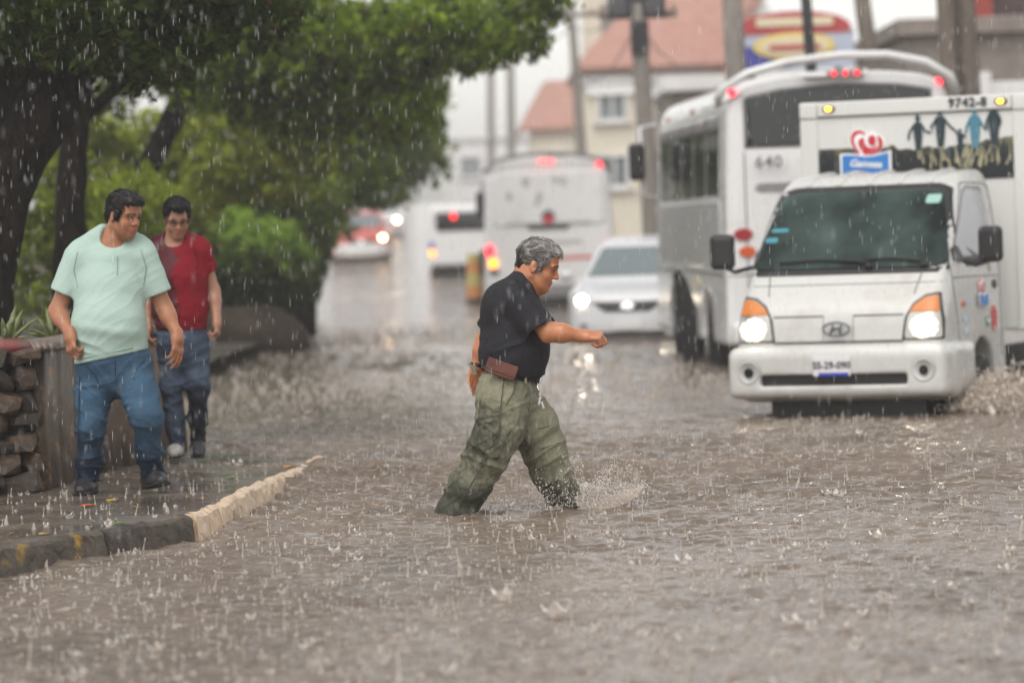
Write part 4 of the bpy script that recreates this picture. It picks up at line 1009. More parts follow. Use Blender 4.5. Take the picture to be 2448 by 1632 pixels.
# the branch mass that reaches out over the street
tree('street_tree', 'tall street tree whose branches hang over the flooded road', [((-4.35, 42, .1), .17), ((-4.2, 42, 2.0), .15), ((-3.4, 42, 3.6), .13), ((-2.2, 41.6, 4.6), .10)], [[((-3.5, 42, 3.4), .09), ((-1.6, 41, 3.9), .06), ((.2, 40.4, 4.2), .03)], [((-2.5, 41.8, 3.9), .08), ((-1.0, 41.6, 4.8), .05), ((.4, 41, 5.2), .03)]],
     [((-.1, 40.4, 3.75), (.62, .9, .38)), ((.42, 40.4, 4.05), (.36, .7, .42)), ((-.75, 40.6, 3.65), (.7, .9, .45)), ((-1.5, 41, 3.55), (.8, 1.0, .6)), ((-.3, 41, 4.5), (.8, .9, .45)), ((-2.6, 42, 3.9), (1.0, 1.0, .6)), ((-2.3, 41.2, 3.2), (.8, .9, .5)), ((-1.15, 41.2, 3.0), (.5, .7, .35)), ((-.3, 40.2, 3.38), (.3, .4, .14)), ((.25, 40.2, 3.52), (.25, .4, .12)), ((-2.0, 41, 2.95), (.7, .8, .4)), ((-1.3, 41, 2.9), (.5, .7, .32)), ((-2.5, 40.5, 3.5), (.8, .8, .6)), ((-4.0, 42, 4.0), (.8, .8, .5)), ((-3.4, 41.5, 3.45), (.7, .8, .4)), ((-4.7, 42, 3.4), (.7, .7, .5)), ((-2.9, 41, 3.15), (.55, .7, .32)), ((-3.3, 42, 4.3), (.8, .8, .4))], 40000, .06, (.028, .042, .008), (.24, .33, .03), 23, 'trees along the left of the street')
for i, (x, y, lab, cl) in enumerate((
    (-3.0, 54, 'dark bushy tree behind the street tree, over the hedge', [((-2.2, 54, 3.1), (.95, 1.2, .8)), ((-1.5, 54, 3.3), (.7, 1, .6)), ((-2.9, 54, 2.6), (.9, 1.1, .8)), ((-2.1, 53.6, 2.35), (.7, .9, .5)), ((-1.6, 54, 4.2), (1, 1.2, .8)), ((-2.9, 54, 3.9), (1.2, 1.3, .9)), ((-3.4, 54, 1.7), (.6, .8, .7))]),
    (-3.6, 66, 'hazy round tree farthest along the left of the street', [((-2.2, 66, 3.2), (1.15, 1.4, .85)), ((-1.5, 66, 2.85), (.6, 1, .55)), ((-2.6, 66, 2.45), (.9, 1.2, .55)), ((-1.7, 66, 3.9), (.8, 1.2, .7)), ((-3.4, 66, 3.4), (1.2, 1.4, 1.2)), ((-2.6, 66, 4.5), (1.4, 1.5, .9)), ((-3.6, 66, 1.9), (.9, 1, .9))]))):
    tree('street_tree', lab, [((x, y, .1), .16), ((x + .1, y, 2), .13), ((x + .5, y, 3.4), .09)], [[((x + .2, y, 2.2), .07), ((x + 1.2, y, 3.0), .03)], [((x + .3, y, 2.6), .07), ((x - .5, y, 3.6), .03)]], cl, 17000, .072, (.028, .042, .010) if i == 0 else (.034, .048, .016), (.19, .26, .035), 30 + i, 'trees along the left of the street')
# bright shrubs between the trunks and behind the two walkers
shr = [('feathery yellow green shrub filling the gap above the two walkers', [((-3.4, 46, 3.0), (.75, .7, .32)), ((-2.75, 46, 2.85), (.6, .6, .3)), ((-4.2, 46, 2.7), (.75, .7, .42)), ((-3.3, 45.6, 2.45), (.8, .7, .34)), ((-2.5, 46, 2.5), (.45, .5, .24)), ((-4.6, 46, 2.2), (.7, .7, .5)), ((-3.9, 45.6, 2.0), (.6, .6, .3)), ((-2.75, 45.6, 2.12), (.4, .4, .17)), ((-5.3, 46, 2.9), (.7, .7, .5)), ((-5.2, 46, 1.8), (.7, .7, .6))], 17000, .062, (.09, .108, .02), (.34, .37, .055), 41, [((-4.0, 46.4, .1), .07), ((-3.9, 46.4, 1.4), .05), ((-3.4, 46.4, 2.6), .02)]),
       ('rounded light green bush right behind the young man', [((-3.75, 50.5, 1.55), (.55, .6, .42)), ((-3.25, 50.5, 1.42), (.5, .6, .33)), ((-2.95, 50.5, 1.25), (.32, .5, .2)), ((-4.4, 50.5, 1.6), (.7, .6, .5)), ((-5.1, 50.5, 1.4), (.7, .6, .6))], 12000, .058, (.08, .125, .028), (.30, .42, .075), 42, [((-3.8, 50.8, .55), .05), ((-3.7, 50.8, 1.3), .03)]),
       ('low dark hedge shrub on the brown concrete planter', [((-3.1, 51.5, .9), (.45, .9, .45)), ((-3.7, 51.2, .9), (.6, .8, .45)), ((-4.4, 51.2, 1.0), (.7, .8, .5)), ((-5.2, 51.2, 1.0), (.7, .8, .5)), ((-2.95, 53, 1.2), (.4, .9, .6)), ((-3.3, 54, 1.5), (.6, .9, .7))], 14000, .06, (.022, .03, .010), (.085, .115, .03), 43, None),
       ('tall mid green bush rising under the dark street tree', [((-2.65, 52, 2.0), (.5, .8, .35)), ((-3.2, 52, 2.2), (.6, .8, .45)), ((-3.9, 52, 2.3), (.6, .8, .6)), ((-2.8, 52, 1.6), (.4, .6, .3))], 9000, .06, (.04, .06, .012), (.18, .25, .04), 44, None),
       ('tangled olive bush seen between the two dark trunks', [((-4.3, 38, 1.6), (.6, .6, .7)), ((-4.9, 38, 2.1), (.7, .7, .8)), ((-4.0, 38, 1.0), (.5, .6, .6)), ((-5.1, 38, 1.2), (.6, .6, .7)), ((-3.85, 38.5, 1.9), (.4, .5, .4))], 9000, .05, (.07, .09, .016), (.30, .35, .045), 45, None),
       ('faint green hedge at the far left edge of the road', [*[((-.054 * (55 + 3.2 * k) - .5, 55 + 3.2 * k, float(rise(55 + 3.2 * k)) + .55), (.5, 1.9, .75)) for k in range(14)], ((-5.6, 82, 1.6), (.8, 2.5, 1.0)), ((-6.6, 96, 2.2), (.9, 3, 1.2))], 16000, .07, (.035, .05, .018), (.13, .17, .05), 46, None)]
for lab, cl, n, sz, dk, lt, sd, tk in shr: tree('shrub', lab, tk, [], cl, n, sz, dk, lt, sd, 'shrubs behind the planters')
def agave(x, y, z, label, seed, s=1.0):
    rg = random.Random(seed); T = thing('agave_plant', label, 'plant', (x, y, z), 0, 'spiky plants in the stone planter'); mn = 'agave_leaf'
    if mn not in M: mottled(mn, (.09, .12, .04), (.2, .22, .08), 6, .45)
    for i in range(15):
        a = rg.uniform(0, 6.28); L = s * rg.uniform(.25, .42); el = rg.uniform(.5, 1.3); d = Vector((math.cos(a) * math.cos(el), math.sin(a) * math.cos(el), math.sin(el))); w = d.cross(Vector((0, 0, 1))).normalized() * .03 * s; up = w.cross(d).normalized() * .012
        P_ = [d * L * t + Vector((0, 0, -.10 * L * t * t * 2)) for t in (0, .35, .7, 1)]; ww = (.6, 1, .7, .05)
        MB().loft([[p + w * k, p + up * 1.2 * k, p - w * k, p - up * k] for p, k in zip(P_, ww)]).build('leaf', M[mn], T, smooth=True)
agave(-3.02, 22.3, .95, 'spiky pale green plant in planter, nearer the picture edge', 1, .8); agave(-2.86, 23.3, .94, 'spiky yellow green plant in planter near man in mint', 2, .7)
# ------------------------------------------------------------------ poles, buildings, sign
def pole(label, base, top, r0, r1, m='pole_concrete', name='utility_pole', arms=(), transformer=False, group='utility poles along the street'):
    b = Vector(base); t = Vector(top); T = thing(name, label, 'pole', b, 0, group); h = t - b
    MB().tube([h * k for k in (0, .25, .5, .75, 1)], [r0 + (r1 - r0) * k for k in (0, .25, .5, .75, 1)], 14).build('shaft', M[m], T, smooth=True)
    for k, w in arms:
        c = h * k; ao = MB().box(c, (w, .09, .11)).build('crossarm', M['wood_pole'], T, .01)
        for s in (-1, -.55, .55, 1): MB().lathe([(.02, 0), (.045, .03), (.03, .06), (.045, .09), (.025, .13)], 10, (c.x + s * w * .47, c.y, c.z + .05)).build('insulator', M['ceramic'], ao, smooth=True)
    if transformer:
        for s in (-1, 1): to = MB().lathe([(.17, -.45), (.19, -.40), (.19, .30), (.15, .38), (.05, .40)], 18, (h.x * .93 + s * .26, -.05, h.z * .93)).build('transformer', M['transformer_grey'], T, smooth=True); MB().lathe([(.03, .4), (.05, .45), (.03, .5), (.04, .55)], 8, (h.x * .93 + s * .26, -.05, h.z * .93)).build('bushing', M['ceramic'], to, smooth=True)
        MB().box((h.x * .93, -.08, h.z * .90), (.85, .1, .09)).box((h.x * .80, -.1, h.z * .80), (.28, .2, .5)).build('bracket', M['dark_metal'], T, .01)
    return T
z = lambda y: float(rise(y))
pole('concrete utility pole carrying dark transformers, behind the white sedan', (2.30, 58, -.3), (2.10, 58, 5.6), .17, .12, arms=((.97, 1.9), (.86, 1.2)), transformer=True)
pole('slim hazy utility pole in front of the cream building', (1.86, 85, z(85) - .3), (1.60, 85, 6.6), .15, .10, arms=((.96, 1.8),))
pole('pale far utility pole, right one of the distant pair', (.15, 130, z(130)), (.33, 130, 9.5), .17, .12, arms=((.97, 2.0),)); pole('pale far utility pole, left one of the distant pair', (-.62, 142, z(142)), (-.38, 142, 10), .17, .12, arms=((.97, 2.0),))
pole('thick grey concrete pole left of the shop billboard', (3.32, 52, -.3), (3.21, 52, 5.4), .17, .14, arms=((.98, 1.6),)); pole('thin black steel pole in front of the shop billboard', (3.95, 46, -.3), (3.72, 46, 5.2), .075, .065, 'dark_metal')
pole('brown wooden pole behind bus 640, left of a close pair', (5.70, 47, -.2), (5.56, 47, 5.5), .13, .11, 'wood_pole'); pole('brown wooden pole behind bus 640, right of a close pair', (5.98, 47.2, -.2), (5.82, 47.2, 5.5), .15, .13, 'wood_pole', arms=((.97, 1.4),))
pole('leaning brown timber pole propped right of the shop billboard', (5.95, 56, -.2), (5.35, 56, 5.4), .15, .12, 'wood_pole')
def wire(a, b, sag, label):
    a, b = Vector(a), Vector(b); m = MB().tube([a.lerp(b, k / 12) - Vector((0, 0, sag * 4 * (k / 12) * (1 - k / 12))) for k in range(13)], .014, 5); tag(m.build('overhead_cable', M['dark_metal'], None, smooth=True), label, 'cable', 'overhead cables')
wire((2.15, 58, 4.75), (1.68, 85, 5.0), .5, 'lowest cable between transformer pole and cream building pole'); wire((2.12, 58, 5.3), (1.64, 85, 6.1), .4, 'upper cable between transformer pole and cream building pole')
wire((3.21, 52, 5.1), (2.12, 58, 5.2), .25, 'cable between transformer pole and thick grey pole'); wire((1.64, 85, 6.1), (.32, 130, 8.8), .6, 'cable running on to the distant poles'); wire((2.15, 58, 4.6), (4.6, 84, 5.2), .4, 'cable from transformer pole to the roof with red tiles')

mottled('stucco_cream', (.60, .55, .45), (.68, .63, .53), 1.4, .85); mottled('stucco_white', (.66, .65, .64), (.74, .73, .72), 1.4, .85); mottled('stucco_brown', (.17, .145, .125), (.24, .205, .18), 2.2, .85, .3, 30, .01)
mottled('terracotta', (.36, .19, .15), (.43, .24, .195), 3, .8); mottled('roof_dark', (.05, .03, .03), (.08, .05, .05), 3, .8); mat('wood_red', (.28, .04, .03), .6)
def window(parent, x, zc, w, h, y, frame='stucco_white', m='glass_grey'):
    f = MB()
    for dx, dz, ww, hh in ((-w / 2, 0, .08, h + .16), (w / 2, 0, .08, h + .16), (0, h / 2, w, .08), (0, -h / 2, w, .08), (0, 0, .05, h)): f.box((x + dx, y - .05, zc + dz), (ww, .1, hh))
    o = f.build('window', M[frame], parent); MB().box((x, y - .012, zc), (w - .06, .02, h - .06)).build('pane', M[m], o); MB().box((x, y - .09, zc - h / 2 - .07), (w + .3, .18, .06)).build('sill', M[frame], o)
def tile_roof(parent, poly_eave, poly_ridge, courses=9):
    """sloping roof from an eave line to a ridge line, in overlapping courses"""
    e0, e1 = map(Vector, poly_eave); r0, r1 = map(Vector, poly_ridge); ro = MB().loft([[e0, e1], [r0, r1]], cap=False, closed=False).build('roof', M['terracotta'], parent); ro.modifiers.new('s', 'SOLIDIFY').thickness = .12
    n = (e1 - e0).cross(r0 - e0).normalized()
    if n.z < 0: n = -n
    for k in range(courses):
        a0, a1 = e0.lerp(r0, k / courses), e1.lerp(r1, k / courses); b0, b1 = e0.lerp(r0, (k + 1.05) / courses), e1.lerp(r1, (k + 1.05) / courses)
        rings = [[a0 + n * .05, a1 + n * .05], [b0 + n * .015, b1 + n * .015]]
        c = MB().loft(rings, cap=False, closed=False).build('tile_course', M['terracotta'], ro); c.modifiers.new('s', 'SOLIDIFY').thickness = .045
def cream_house():
    y = 95; H = thing('house', 'cream house with red tiled roof and white gable behind the poles', 'house', (4.3, y, z(y))); g = z(y) - .4 - z(y)
    L = lambda X, Y, Z: (X - 4.3, Y - y, Z - z(y))
    MB().box(L(4.2, y + 4, 2.9), (4.5, 8, 5.1)).build('wall', M['stucco_cream'], H)
    tile_roof(H, (L(1.75, y - .4, 5.42), L(6.9, y - .4, 5.42)), (L(3.5, y + 3.2, 7.3), L(6.9, y + 3.2, 7.5))); tile_roof(H, (L(1.75, y - .35, 5.4), L(1.75, y + 7, 5.4)), (L(3.5, y + 3.2, 7.28), L(3.6, y + 4.5, 7.28)), 5)
    MB().prism([(1.2, 1.0 + 3.3), (3.5, 4.3), (2.25, 6.9)], -1.0, 3).build('gable', M['stucco_white'], H); tile_roof(H, ((1.0, -1.15, 4.25), (1.0, 3, 4.25)), ((2.25, -1.15, 7.0), (2.25, 3, 7.0)), 5)
    MB().box(L(2.95, y + 6.5, 6.2), (1.5, 1.5, 4.5)).build('tower', M['stucco_cream'], H); MB().box(L(2.95, y + 5.72, 7.0), (.5, .06, 1.0)).build('tower_opening', M['grey_trim'], H)
    MB().box(L(4.2, y - .06, 5.22), (4.7, .3, .2)).build('cornice', M['stucco_white'], H)
    for x, zz in ((2.75, 4.6), (4.75, 4.75), (5.6, 4.75), (2.75, 2.9), (4.0, 2.9), (5.4, 2.9)): window(H, x - 4.3, zz - z(y), .7, .8, 0)
    MB().box(L(2.75, y - .1, 5.0), (1.3, .1, .35)).build('shop_sign', M['logo_white'], H, .02)
def plain_house(label, x, y, w, d, h, wallm, roofm, wins, name='house', roof_h=.0):
    H = thing(name, label, 'house', (x, y, z(y)), 0, 'buildings along the street'); MB().box((0, d / 2, h / 2 - .3), (w, d, h + .6)).build('wall', M[wallm], H)
    if roof_h: tile_roof(H, ((-w / 2 - .3, -.3, h), (w / 2 + .3, -.3, h)), ((-w / 2 + .6, d / 2, h + roof_h), (w / 2 - .6, d / 2, h + roof_h)), 6); tile_roof(H, ((-w / 2 - .3, -.3, h), (-w / 2 - .3, d, h)), ((-w / 2 + .6, d / 2, h + roof_h), (-w / 2 + .6, d / 2 + .1, h + roof_h)), 5)
    else: MB().box((0, d / 2 - .05, h + .08), (w + .3, d + .3, .28)).build('parapet', M[roofm], H, .02)
    for X, Z, ww, hh in wins: window(H, X, Z, ww, hh, 0)
    return H
cream_house()
plain_house('hazy low house with pale red roof left of cream house', 2.6, 118, 3.6, 6, 3.4, 'stucco_cream', 'terracotta', ((-1.0, 2.3, .7, .9), (.6, 2.3, .7, .9)), roof_h=1.6)
plain_house('pale grey distant block at the end of the street', .2, 190, 7, 10, 3.4, 'stucco_white', 'stucco_white', ((-2, 2, 1, 1), (0, 2, 1, 1), (2, 2, 1, 1)))
plain_house('distant white block left of the street end', -8.5, 185, 7, 10, 3.0, 'stucco_white', 'stucco_white', ((-2, 1.8, 1, 1), (0, 1.8, 1, 1), (2, 1.8, 1, 1)))
Hb = plain_house('brown plastered building with dark upper floor at top right', 9.9, 62, 6.4, 9, 4.55, 'stucco_brown', 'stucco_brown', ((-.6, 1.7, .9, 1.0), (1.6, 1.7, .9, 1.0)), 'shop_building'); MB().box((.6, 3.2, 5.6), (4.6, 5, 1.7)).build('upper_floor', M['roof_dark'], Hb); MB().box((-1.85, .7, 5.4), (.35, .3, 1.5)).build('red_post', M['wood_red'], Hb)
W_ = thing('boundary_wall', 'white painted boundary wall behind the truck at far right', 'wall', (9.6, 58, 0)); MB().box((0, 0, 1.75), (4.6, .25, 3.6)).build('panel', M['stucco_white'], W_, .02); MB().box((-2.2, -.03, 1.8), (.3, .33, 3.8)).build('pier', M['stucco_white'], W_, .02)
plain_house('grey shuttered workshop hidden behind bus 640', 5.5, 72, 4.6, 7, 4.1, 'stucco_brown', 'stucco_white', ((-1, 2.2, 1, 1.1), (1, 2.2, 1, 1.1)), 'shop_building')
def billboard():
    T = thing('billboard', 'blue, yellow and red shop billboard on posts above bus 640', 'billboard', (4.7, 60, -.2)); mat('sign_blue', (.05, .06, .30), .5); mat('sign_yellow', (.72, .55, .16), .5); mat('sign_cream', (.68, .60, .42), .5); mat('sign_red', (.42, .05, .05), .5); mat('sign_sky', (.42, .47, .58), .5)
    MB().box((0, 0, 4.45), (1.9, .14, .62)).build('board', M['sign_sky'], T, .01)
    MB().prism([(-.94, 4.15), (-.05, 4.15), (-.3, 4.28), (-.55, 4.5), (-.94, 4.52)], -.10, -.075).build('blue_field', M['sign_blue'], T)
    ar = [(.9 * math.cos(R(a)) - .0, 4.80 + .26 * math.sin(R(a))) for a in range(0, 181, 12)]; MB().prism(ar + [(-.9, 4.70), (.9, 4.70)], -.09, .07).build('red_arch', M['sign_red'], T)
    MB().prism(rounded(-.62, 4.82, .62, 4.96, .05), -.115, -.092).build('arch_print', M['sign_cream'], T)
    MB().prism(disc(-.02, 4.50, .66, .22), -.13, -.10).build('yellow_oval', M['sign_yellow'], T); MB().prism(disc(-.02, 4.50, .55, .16), -.15, -.132).build('oval_face', M['sign_cream'], T); MB().prism(rounded(-.42, 4.44, .4, 4.52, .03), -.17, -.152).build('oval_print', M['sign_red'], T)
    for x in (-.7, .7): MB().tube([(x, .1, 0), (x, .1, 4.6)], .06, 10).build('post', M['dark_metal'], T, smooth=True)
billboard()
# ------------------------------------------------------------------ people

by_attr('skin', .42, sub=.12, spec=.45, bump=.12, bscale=160, bdist=.002, varscale=22, var=.16)
by_attr('skin_wet', .3, sub=.12, spec=.5, bump=.12, bscale=160, bdist=.002, varscale=22, var=.14)
def hair_mat(name, a, b, rough=.5):
    m = mat(name, a, rough); t = NT(m); v = t.coord('Object', (1, 1, 1)); n = t.noise(v, 70, 3, .6, 1.5)
    t.col(t.ramp(n, (.38, a), (.62, b))); t.bump(t.noise(v, 150, 3, .6, 2), .5, .004)
by_attr('hair_comb', .5, spec=.35, bump=.35, bscale=260, bdist=.003)
hair_mat('hair_grey', (.05, .045, .045), (.42, .40, .39)); hair_mat('hair_dark', (.012, .010, .011), (.05, .042, .045)); hair_mat('hair_black', (.006, .006, .007), (.02, .02, .022), .4)
mat('eye_white', (.3, .25, .22), .3); mat('iris', (.02, .012, .008), .15)
def cloth(name, dry, wet, scale=14, rough=.85, weave=420, lo=.45, hi=.55, wrinkle=.35, wscale=(22, 22, 9), grain=.14):
    m = mat(name, dry, rough, spec=.25); t = NT(m); w = t.attr('wet').outputs['Fac']; v = t.coord('Object')
    n = t.math('ADD', t.math('MULTIPLY', t.noise(v, scale, 8, .68), .7), w)
    k = t.ramp(n, (lo, 0.0), (hi, 1.0)); c = t.mix(k, dry, wet)
    g = t.ramp(t.noise(v, 60, 5, .7), (.3, 1 - grain), (.7, 1 + grain * .7)); t.col(t.mix(1.0, c, g, 'MULTIPLY'))
    t.rough(t.ramp(k, (0.0, rough), (1.0, max(.3, rough - .35))))
    b = t.bump(t.noise(t.coord('Object', wscale), 1.6, 4, .55, .6), wrinkle, .02); t.bump(t.noise(v, weave, 2), .15, .001, b)
    return m
cloth('olive_cotton', (.235, .228, .155), (.055, .056, .04), 30, lo=.40, hi=.62, wrinkle=.6)
cloth('black_cotton', (.020, .0195, .024), (.008, .008, .010), 8, .8)
cloth('mint_cotton', (.40, .525, .465), (.29, .40, .355), 4, .9, wrinkle=.1, wscale=(5, 5, 12), grain=.04, lo=.3, hi=.8)
cloth('red_cotton', (.19, .004, .012), (.065, .003, .008), 9, .8)
cloth('blue_denim', (.045, .095, .155), (.008, .018, .036), 12, .85, wscale=(10, 10, 20), lo=.25, hi=.75)
cloth('grey_denim', (.06, .085, .13), (.012, .014, .02), 12, .85, wscale=(10, 10, 20), lo=.3, hi=.7)
mottled('leather', (.085, .026, .018), (.15, .05, .034), 12, .38, .3, 120, .002); mat('belt_leather', (.012, .011, .011), .45)
mottled('dark_shoe', (.018, .018, .02), (.035, .034, .036), 14, .45, .3, 90, .003); mottled('pale_shoe', (.30, .28, .26), (.42, .40, .37), 14, .6)

def head_sdf(S, pos, Rm, sc=1.0, jowl=0.0, width=1.0, neck=None, nose=1.0):
    w = width; S.frame(pos, Rm, sc)
    S.ell((-.008, 0, .047), (.1, .076 * w, .09), 0); S.ell((.042, 0, .05), (.056, .061 * w, .062), .03)
    S.ell((.042, 0, -.028), (.054, .054 * w, .078), .03)
    for s in (-1, 1):
        S.cap((-.004, s * .05 * w, -.045), (.066, s * .016, -.088), .021, .018, .025)
        S.ell((.057, s * .038 * w, -.026), (.028, .024, .026), .02)
        if jowl: S.ell((.04, s * .034 * w, -.07), (.034, .022, .03), .025)
    S.ell((.078, 0, -.086), (.02, .022, .017), .018)
    if jowl: S.ell((.04, 0, -.098), (.04, .036, .026 + .01 * jowl), .025)
    for s in (-1, 1): S.ell((.104, s * .031, .017), (.02, .017, .0135), .016, sub=True)
    for s in (-1, 1): S.cap((.082, s * .052 * w, .031), (.098, s * .012, .033), .0075, .009, .012)
    for s in (-1, 1): S.ell((.0825, s * .031, .016), (.0135, .0145, .0125), .004)
    S.cap((.094, 0, .022), (.113 * nose + .001, 0, -.014), .008, .0115, .012); S.ell((.113 * nose, 0, -.019), (.012, .0125, .0095), .006)
    for s in (-1, 1): S.ell((.1, s * .0125, -.023), (.0105, .0075, .0075), .006)
    S.cap((.087, -.021, -.05), (.087, .021, -.05), .006, .006, .008); S.cap((.098, -.008, -.048), (.098, .008, -.048), .0065, .0065, .008)
    S.cap((.093, -.014, -.063), (.093, .014, -.063), .0075, .0075, .008)
    S.cap((.107, -.025, -.0555), (.107, .025, -.0555), .005, .005, .004, sub=True)
    for s in (-1, 1):
        S.ell((-.006, s * .077 * w, .0), (.019, .0085, .033), .006, rot=rot_zy(s * R(14), R(-8)))
        S.ell((.002, s * .087 * w, .004), (.0105, .006, .019), .004, sub=True)
    S.frame()
    if neck is not None: S.cap(np.array(pos) + Rm @ np.array((-.03, 0, -.035)) * sc, neck[0], .055 * sc, neck[1], .03)

def head_tint(v, pos, Rm, sc, base, beard=0.0, brow=(.03, .022, .018), lip=(.34, .11, .085)):
    q = ((v - np.array(pos)) @ Rm) / sc
    c = np.tile(np.array(base, float), (len(v), 1)); x, y, z = q.T; ay = np.abs(y)
    near = (np.abs(q).max(1) < .17)
    def put(mask, col, k=1.0):
        mk = (mask * k)[:, None]; c[:] = c * (1 - mk) + np.array(col) * mk
    put((near & (x > .02) & (z < -.02) & (z > -.13)) * np.clip((np.clip((-.03 - z) / .03, 0, 1)) * (.6 + .4 * vnoise(q * 300)), 0, 1), np.array(base) * .38 + .006, beard)
    put(near & (x > .05) & (np.abs(z + .02) < .03) & (ay < .055), np.array(base) * np.array((1.12, .92, .85)), .35)
    put(near & (x > .082) & (np.abs(z + .0555) < .013) & (ay < .024), lip, .75)
    put(near & (x > .07) & (z > .030 - .12 * (ay - .03).clip(0)) & (z < .043 - .25 * (ay - .03).clip(0)) & (ay > .012) & (ay < .056), brow, .85)
    put(near & (x > .07) & (np.abs(z - .016) < .0045) & (np.abs(ay - .031) < .013), (.02, .014, .012), .9)
    put(near & (x > .06) & (np.abs(z - .012) < .014) & (np.abs(ay - .031) < .018), np.array(base) * .6, .45)
    return c

def hand_sdf(S, pos, Rm, side=1, curl=(30, 35, 25), sc=1.0, thumb=(.5, 0)):
    """x along the fingers, z out of the back of the hand, thumb on the side*y side; fingers curl to -z"""
    S.frame(pos, Rm, sc)
    ys = [side * y for y in (.030, .010, -.010, -.029)]; L = [(.042, .026, .021), (.046, .03, .022), (.042, .027, .022), (.033, .02, .019)]
    S.cap((-.02, 0, 0), (.02, 0, 0), .025, .03, .02, flat=((0, 1, 0), .8))
    for i, y in enumerate(ys):
        S.cap((.012, y * .65, 0), (.082 - .006 * abs(i - 1), y, .002), .0135, .012, .014)
        p = np.array((.082 - .006 * abs(i - 1), y, .002)); a = 0
        for j in range(3):
            a += R(curl[j] + (i - 1.5) * 5); q = p + L[i][j] * np.array((math.cos(a), 0, -math.sin(a)))
            S.cap(p, q, .0095 - .0008 * j, .0088 - .0008 * j, .003 if j == 0 else .004); p = q
    b = np.array((.018, side * .03, -.008)); m = b + np.array((.034, side * (.026 * thumb[0] + .008), -.014)); e = m + np.array((.03, side * .012 * thumb[0], -.012)); g = e + np.array((.02, -side * .004, -.008))
    S.cap(b, m, .015, .0115, .012); S.cap(m, e, .0105, .0095, .004); S.cap(e, g, .009, .0075, .003)
    S.frame()

def hand_frame(d, back, side=1):
    """columns: finger direction, lateral, back of hand"""
    x = Vector(d).normalized(); z = Vector(back); z = (z - x * z.dot(x)).normalized(); y = z.cross(x)
    return np.array((x, y, z)).T

def ridge(v, A, seed): return (1 - np.abs(vnoise(v @ np.array(A).T, seed))) ** 3

def crease(v, across, fa, fl, seed, sharp=2.0):
    """long soft cloth folds: high frequency across, low along"""
    a = np.array(across, float); a /= np.linalg.norm(a); w = v + .05 * np.stack([fbm(v * 4, 2, seed + 1), fbm(v * 4, 2, seed + 2), fbm(v * 4, 2, seed + 3)], 1)
    t = w @ a; q = w * fl + np.outer(t, a) * (fa - fl)
    return (1 - np.abs(vnoise(q, seed))) ** sharp - .45

def sleeve(S, s, q, rs, rq, k=.035, hollow=.018):
    """a short sleeve from shoulder s to its open end q"""
    s = np.array(s, np.float32); q = np.array(q, np.float32); d = (q - s); Ln = float(np.linalg.norm(d)); d = d / Ln
    def fn(p):
        x = p - s; t = x @ d; u = np.clip(t / Ln, 0, 1.3); r = np.sqrt(np.maximum((x - (u * Ln)[..., None] * d) ** 2, 0).sum(-1)); R0 = rs + (rq - rs) * u
        o = np.maximum(r - R0, t - Ln); i = np.maximum(r - (R0 - hollow), (Ln - .045) - t)
        return np.maximum(o, -i)
    m = max(rs, rq); S.put(fn, np.minimum(s, q) - m, np.maximum(s, q) + m, k)

def make_eyes(pos, Rm, sc, parent):
    for s in (-1, 1):
        m = MB().ball((0, 0, 0), .0128 * sc, 14, 10)
        p = np.array(pos) + Rm @ np.array((.0822, s * .031, .016)) * sc
        e = m.build('eye', M['eye_white'], parent, smooth=True, loc=tuple(p))
        MB().ball(tuple(Rm @ np.array((.0105, 0, -.002)) * sc), .0058 * sc, 10, 8).build('iris', M['iris'], e, smooth=True)

